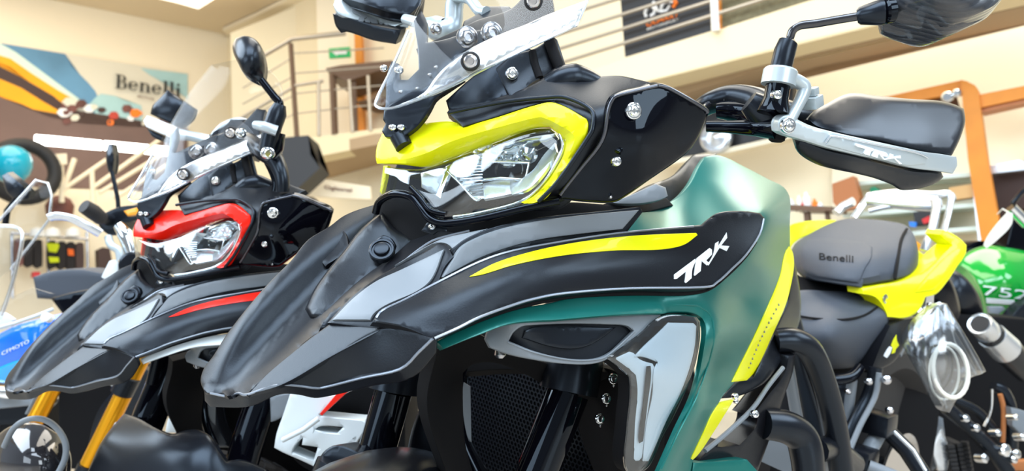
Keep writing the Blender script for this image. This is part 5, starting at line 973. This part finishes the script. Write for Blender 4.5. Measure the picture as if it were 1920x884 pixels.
# ================================================================= motorcycle with gold forks behind the red one
G = Frame(_rz(-2.36), CW + 1.75 * ray(230, 560) * np.array([1, 1, 0]) - np.array([0, 0, CW[2]]))
CUR = G; R_ = empty('naked_motorcycle', G, 'dark motorcycle with gold fork tubes and a silver lever behind the red motorcycle', 'motorcycle')
for a, b, rr in (((300,600,1.62),(167,872,1.60),.0185), ((118,690,1.66),(58,806,1.64),.0185)):
    g = tube('fork_leg', pts(a, b), rr, 'gold_fork', R_, seg=28)
tube('fork_leg', pts((167,872,1.60),(135,940,1.60)), .022, 'satin_black', R_)
lathe('fork_clamp', P(236,722,1.61), P(236,722,1.61) - P(225,744,1.61), [(-.022,.021),(-.02,.0235),(.02,.0235),(.022,.021)], 'satin_black', R_)
tube('fork_reflector', pts((219,794,1.57),(189,846,1.57)), .0055, 'white_paint', R_, flat=.5); tube('fork_reflector', pts((76,728,1.6),(51,776,1.6)), .006, 'grey_satin', R_, flat=.5)
flat('lower_yoke', [(185,700),(210,702),(229,690),(234,725),(222,732),(205,722)], 1.6, 'silver_paint'); lathe('bolt', P(181,705,1.58), (.6,.7,0), [(-.01,.010),(.004,.010),(.008,.004)], 'chrome', R_)
lathe('turn_signal', P(285,657,1.55), (1,.2,.1), [(-.03,.008),(-.01,.012),(.015,.011),(.03,.006)], 'lamp_grey', R_)
flat('radiator', [(110,700),(290,690),(270,780),(230,880),(110,880)], 1.85, 'deep_black', thick=.08)
flat('frame_plate', [(185,770),(260,690),(300,700),(250,800),(190,880),(160,860)], 1.75, 'black_plastic', thick=.03)
# handlebar cluster
flat('mirror_shell', [(199,285),(203,270),(212,270),(215,290),(214,315),(210,326),(203,322),(199,305)], dome(207,298,12,30,1.8,.02), 'satin_black', thick=.02)
tube('mirror_stalk', pts((210,322,1.8),(216,350,1.8),(221,375,1.8),(222,395,1.8)), .005, 'gloss_black', R_)
tube('grip_rubber', pts((157,387,1.7),(175,398,1.72),(190,410,1.75)), [.016,.018,.016], 'rubber', R_, seg=16)
tube('handlebar', pts((185,408,1.75),(205,412,1.78),(235,400,1.82),(262,390,1.86)), [.016,.014,.012,.012], 'satin_black', R_, sm=4)
tube('brake_lever', pts((93,409,1.68),(105,406,1.68),(130,409,1.69),(155,420,1.7),(188,438,1.72)), [.010,.011,.010,.012,.012], 'silver', R_, sm=4, flat=.6)
flat('switch_housing', [(180,412),(200,398),(225,388),(262,384),(270,400),(262,412),(235,418),(225,440),(205,442),(190,430)], 1.78, 'satin_black', thick=.05)
flat('turn_signal', [(232,396),(262,388),(266,402),(240,406)], 1.74, 'amber', thick=.02)
tube('fork_top', pts((222,422,1.74),(235,440,1.74),(245,470,1.74),(250,490,1.74)), [.012,.018,.016,.014], 'chrome', R_, sm=3); tube('brake_hose', pts((203,445,1.73),(208,460,1.72),(222,470,1.72),(226,488,1.72)), .009, 'silver_paint', R_, sm=4)
lathe('headlamp', P(250,497,1.70), (.35,.9,-.15), [(-.05,.012),(-.035,.026),(-.01,.031),(.012,.030),(.016,.026)], 'satin_black', R_, 28)
flat('lamp_bracket', [(190,520),(205,490),(212,488),(225,497),(222,506),(228,522),(220,530),(214,522),(205,530)], 1.7, 'white_paint')
flat('side_pod', [(150,590),(165,555),(185,530),(205,525),(200,560),(178,590),(160,600)], 1.85, 'glass_shelf')
# round mudguard with a cable loop in the corner
fm = flat('front_mudguard', [(-20,900),(-20,830),(20,800),(70,794),(110,815),(125,850),(125,900)], dome(55,880,95,100,1.25,.08), 'chrome_black', rim=3)
tube('brake_hose', pts((8,838,1.16),(25,805,1.15),(50,788,1.15),(80,787,1.15),(105,802,1.15),(122,830,1.15),(122,860,1.15),(108,890,1.15)), .0045, 'grey_satin', R_, sm=6)
# ================================================================= blue touring motorcycle at the left edge
Bf = Frame(_rz(-2.36), CW + 1.9 * ray(40, 560) * np.array([1, 1, 0]) - np.array([0, 0, CW[2]]))
CUR = Bf; R_ = empty('faired_motorcycle', Bf, 'bright blue faired motorcycle with clear windscreen at the left edge', 'motorcycle')
mat('blue_paint', (.0, .17, .95), .18, coat=.8); mat('blue_light', (.0, .42, .95), .2, coat=.8)
bs = Surf([(-40,660,1.78),(0,640,1.76),(130,595,1.82),(240,565,1.95),(0,725,1.80),(80,735,1.84),(60,660,1.74),(120,700,1.85)])
bf = panel('side_fairing', [(-40,655),(0,634),(37,616),(80,604),(130,592),(190,575),(250,562),(250,590),(140,680),(95,752),(80,740),(60,728),(-40,700)], bs, 'blue_paint', R_, thick=.02, rim=4, rimd=.004)
panel('fairing_facet', [(-40,712),(0,690),(40,675),(65,668),(58,700),(60,726),(0,718),(-40,716)], lambda q: 1 / (1 / bs(q) - .006), 'blue_light', R_, thick=.012, rim=3)
panel('fairing_facet', [(62,690),(72,678),(82,680),(80,720),(76,735),(64,728)], lambda q: 1 / (1 / bs(q) - .008), 'grey_satin', R_, thick=.012, rim=2)
text_on('lettering', 'CFMOTO', (4,667), (55,643), (-2,-9), bs, 'white_print', bf, lift=.004)
flat('lower_fairing', [(-40,715),(0,718),(45,725),(75,738),(95,760),(60,790),(-40,800)], 1.9, 'gloss_black', thick=.03)
flat('windscreen', [(-30,440),(0,412),(68,338),(90,345),(97,364),(92,410),(78,440),(26,500),(-30,540)], dome(50,420,90,90,1.72,.03), 'screen_clear', rim=2, thick=.004)
tube('screen_rim', pts((-30,440,1.72),(0,412,1.715),(68,338,1.71),(90,344,1.71),(97,366,1.71),(92,412,1.71),(60,455,1.71),(20,505,1.71)), .003, 'screen_flange', R_)
flat('windscreen', [(-30,430),(10,425),(38,432),(40,460),(20,540),(0,600),(-30,600)], dome(10,500,50,90,1.6,.03), 'screen_clear', rim=2, thick=.004)
tube('screen_rim', pts((-30,428,1.6),(10,424,1.59),(36,430,1.585),(41,455,1.58),(22,535,1.585),(2,592,1.59)), .004, 'screen_flange', R_, sm=4)
flat('mirror_shell', [(4,330),(14,324),(40,345),(58,362),(52,375),(30,378),(12,360)], dome(30,350,30,28,1.95,.03), 'satin_black', thick=.02)
tube('mirror_stalk', pts((30,375,1.95),(14,395,1.95),(10,420,1.95)), .008, 'gloss_black', R_)
flat('front_screen', [(-30,600),(20,560),(60,540),(102,552),(96,580),(75,597),(30,612),(-30,640)], 1.68, 'screen_clear', thick=.004)
tube('screen_rim', pts((-20,620,1.66),(30,606,1.66),(70,592,1.66),(100,580,1.67)), .004, 'lamp_grey', R_); lathe('bolt', P(88,596,1.64), (.6,.7,.2), [(-.01,.010),(.006,.010),(.01,.004)], 'white_print', R_)
flat('tank', [(95,560),(140,548),(200,540),(270,548),(250,570),(190,580),(120,592)], 2.0, 'gloss_black', thick=.1); flat('side_panel', [(185,560),(235,552),(255,562),(240,585),(200,580)], 2.02, 'blue_paint', thick=.05)
flat('seat', [(62,520),(100,508),(150,505),(195,512),(205,530),(180,552),(120,562),(70,560)], 2.15, 'seat_fabric', thick=.1, rim=6, rimd=.01)
flat('headlamp', [(-20,585),(5,588),(24,600),(20,615),(-5,620),(-20,620)], 1.7, 'white_print', rim=4)
flat('footrest_guard', [(-30,745),(60,752),(70,760),(-30,770)], 1.8, 'grey_satin', thick=.02); flat('footrest_guard', [(-20,725),(20,730),(34,742),(20,748),(-20,742)], 1.78, 'chrome', thick=.02)
flat('engine_block', [(-40,770),(90,762),(95,830),(60,900),(-40,900)], 2.0, 'deep_black', thick=.1)
# ================================================================= green motorcycle at the right
Gf = Frame(_rz(-2.2), CW + 2.9 * ray(1900, 560) * np.array([1, 1, 0]) - np.array([0, 0, CW[2]]))
CUR = Gf; R_ = empty('naked_motorcycle', Gf, 'glossy green motorcycle with white 752 on its tank at the right edge', 'motorcycle')
mat('green_paint', (.0, .30, .025), .14, coat=.9)
gs = Surf([(1795,495,2.75),(1817,470,2.78),(1850,460,2.76),(1920,468,2.74),(1970,500,2.7),(1830,545,2.66),(1865,592,2.68),(1920,590,2.64),(1890,520,2.62)])
tk = panel('fuel_tank', [(1796,498),(1806,480),(1819,470),(1848,461),(1890,465),(1925,472),(1990,500),(1990,600),(1925,585),(1895,590),(1868,594),(1848,588),(1842,560),(1828,528),(1812,508)], gs, 'green_paint', R_, thick=.1, rim=8, rimd=.015)
text_on('lettering', '752', (1843,553), (1928,563), (1,-25), gs, 'white_print', tk, lift=.004)
panel('tank_badge', [(1849,560),(1902,564),(1904,572),(1850,569)], lambda q: 1 / (1 / gs(q) - .004), 'white_print', tk, thick=.002, rim=0)
flat('tank_side_cover', [(1853,575),(1880,575),(1885,580),(1872,590),(1856,588)], 2.60, 'grey_satin'); flat('frame_cover', [(1893,598),(1912,575),(1936,560),(1960,530),(1960,620),(1900,612)], 2.55, 'satin_black', thick=.05)
flat('cowl', [(1885,470),(1900,410),(1930,390),(1970,400),(1970,480),(1910,475)], 2.8, 'gloss_black', thick=.08)
flat('seat_cover', [(1800,480),(1812,462),(1835,452),(1870,458),(1850,464),(1820,472)], 2.9, 'gloss_black', thick=.1)
tube('mirror_stalk', pts((1898,382,2.7),(1915,362,2.7),(1935,345,2.7)), .008, 'gloss_black', R_); tube('handlebar', pts((1895,390,2.7),(1905,400,2.7),(1925,420,2.7)), .02, 'chrome', R_)
tg = flat('price_tag', [(1845,460),(1850,448),(1870,420),(1890,398),(1899,400),(1897,420),(1870,450),(1850,466)], 2.5, 'window_frame_white', thick=.003, rim=0); tube('tag_string', pts((1893,400,2.5),(1880,392,2.52),(1870,402,2.55)), .002, 'window_frame_white', R_)
# ================================================================= dark motorcycle with steel exhaust at lower right
Df = Frame(_rz(-2.2), CW + 2.1 * ray(1850, 700) * np.array([1, 1, 0]) - np.array([0, 0, CW[2]]))
CUR = Df; R_ = empty('scrambler_motorcycle', Df, 'dark motorcycle with bare frame tubes and round steel exhaust tip at lower right', 'motorcycle')
ep = pts((1838,608,1.95),(1870,640,2.0),(1902,680,2.05),(1922,720,2.1)); ax_ = (ep[0] - ep[1]).normalized()
lathe('exhaust_tip', ep[0], -ax_, [(-.002,.0265),(-.004,.030),(.0,.031),(.05,.031),(.056,.028),(.056,.001)], 'silver', R_, 28)
lathe('exhaust_bore', ep[0] + ax_ * .001, -ax_, [(-.0035,.022),(.0,.0225),(.004,.0215),(.0041,.001)], 'rubber', R_, 28)
tube('silencer', [ep[0] - ax_ * .05, ep[0] - ax_ * .16, ep[0] - ax_ * .30], [.034,.038,.036], 'satin_black', R_, seg=24, flat=.9)
tube('exhaust_band', [ep[0] - ax_ * .07, ep[0] - ax_ * .16], [.036,.040], 'silver', R_, seg=24, flat=.9)
flat('rear_mudguard', [(1700,480),(1740,478),(1765,500),(1790,540),(1800,590),(1795,600),(1762,590),(1740,560),(1720,520)], dome(1750,540,60,70,2.2,.06), 'gloss_black', thick=.03, rim=6, rimd=.01)
flat('rear_mudguard', [(1762,506),(1785,505),(1815,525),(1838,560),(1845,592),(1820,600),(1795,580),(1775,545)], dome(1805,550,50,55,2.4,.06), 'satin_black', thick=.03, rim=6, rimd=.01)
flat('engine_case', [(1640,600),(1760,590),(1940,600),(1960,930),(1640,930),(1600,760)], 2.35, 'deep_black', thick=.15)
flat('hugger', [(1660,650),(1720,640),(1748,690),(1745,740),(1690,735),(1665,700)], 2.2, 'satin_black', thick=.05, rim=6, rimd=.01)
flat('brake_light', [(1665,672),(1690,655),(1706,668),(1700,690),(1672,692)], 2.28, 'leather_brown'); flat('mount_plate', [(1650,740),(1745,735),(1760,780),(1748,850),(1700,845),(1660,800)], 2.12, 'satin_black', thick=.03)
for x, y, r in ((1706,763,.007), (1727,751,.008), (1748,753,.007), (1709,784,.004)): lathe('bolt', P(x, y, 2.09), (.6,.75,.1), [(-.01, r), (.003, r), (.006, r * .5)], 'chrome', R_)
bar('subframe_tube', [(1775,765,1.92),(1820,805,1.92),(1860,845,1.92),(1890,885,1.92)], [.018,.017,.018,.018], 'satin_black', 4)
bar('subframe_tube', [(1788,750,2.0),(1830,770,2.0),(1858,800,2.0),(1880,825,2.0)], [.012,.012,.012,.012], 'satin_black', 4)
bar('subframe_tube', [(1862,725,2.02),(1880,735,2.02),(1893,770,2.02),(1895,840,2.02)], [.015,.017,.018,.018], 'satin_black', 4)
bar('exhaust_header', [(1875,740,1.99),(1882,770,1.99),(1880,830,1.99)], .006, 'leather_brown', 3); bar('brake_hose', [(1860,730,1.95),(1858,770,1.95),(1845,800,1.95)], .003, 'chrome', 4)
flat('foot_guard', [(1728,782),(1745,775),(1768,785),(1772,830),(1764,870),(1748,884),(1735,868),(1748,830),(1735,800)], 2.0, 'grey_satin', thick=.01); flat('heel_plate', [(1745,840),(1765,800),(1780,850),(1776,884),(1760,884)], 1.98, 'silver', thick=.01)
bm = bmesh.new()
for i in range(9):
    for j in range(3): add_box(bm, P(1782 + j * 13 + i * 1.5, 838 + i * 8 - j * 3, 1.97), .018, .018, .010, Matrix.Rotation(.4 + j * .5, 3, 'Z'), .002)
from_bm('tyre_tread', bm, 'rubber', R_); flat('rear_tyre', [(1770,850),(1790,832),(1812,835),(1822,860),(1818,930),(1765,930)], 2.02, 'rubber', thick=.08, rim=5, rimd=.01)
for x, y, r in ((1884,845,.016), (1870,812,.009), (1905,852,.012), (1830,803,.010), (1810,785,.010), (1900,862,.010), (1917,820,.010), (1845,860,.012), (1903,783,.008)): lathe('bolt', P(x, y, 1.9), (.6,.75,.1), [(-.02, r), (.004, r), (.009, r * .5)], 'chrome', R_)
flat('side_stand_plate', [(1895,765),(1930,775),(1960,800),(1960,830),(1915,815),(1898,800)], 1.96, 'grey_satin', thick=.02)
flat('ground_stand', [(1890,868),(1960,862),(1960,884),(1890,884)], 2.1, 'leather_brown', thick=.02)
# clear bag with a coiled cable hanging from the yellow tail
CUR = MAIN
bag = tag(panel('plastic_bag', [(1724,600),(1752,574),(1764,568),(1775,570),(1800,612),(1826,655),(1849,697),(1838,703),(1822,708),(1800,738),(1780,775),(1772,770),(1752,735),(1728,690),(1700,640),(1712,615)], dome(1775,680,90,120,1.42,.05), 'bag_plastic', None, thick=.03, rim=3, rimd=.003), 'clear plastic bag holding a pale cable loop, hanging below the yellow grab rail', 'bag')
bag.matrix_world = MAIN.matrix()
tube('cable_loop', [P(1782 + 33 * math.cos(a), 696 + 50 * math.sin(a) + 8 * math.cos(a), 1.38) for a in (k * math.pi / 12 for k in range(24))], .0042, 'window_frame_white', bag, loop=True, seg=8)
tube('cable_loop', [P(1770 + 28 * math.cos(a), 700 + 50 * math.sin(a), 1.40) for a in (k * math.pi / 12 for k in range(24))], .0022, 'window_frame_white', bag, loop=True, seg=8)
for q in ([(1755,580),(1748,640),(1756,700),(1775,765)], [(1762,575),(1762,640),(1757,660)], [(1772,572),(1810,640),(1842,700)], [(1712,630),(1730,625),(1745,600)], [(1700,637),(1718,640),(1745,628)], [(1775,575),(1790,640),(1830,702)]):
    tube('bag_fold', [P(x, y, 1.385) for x, y in q], .0018, 'bag_plastic', bag, seg=6)
tube('cable_tie', [P(1735,588,1.50), P(1750,575,1.44), P(1762,570,1.42)], .004, 'white_print', bag)
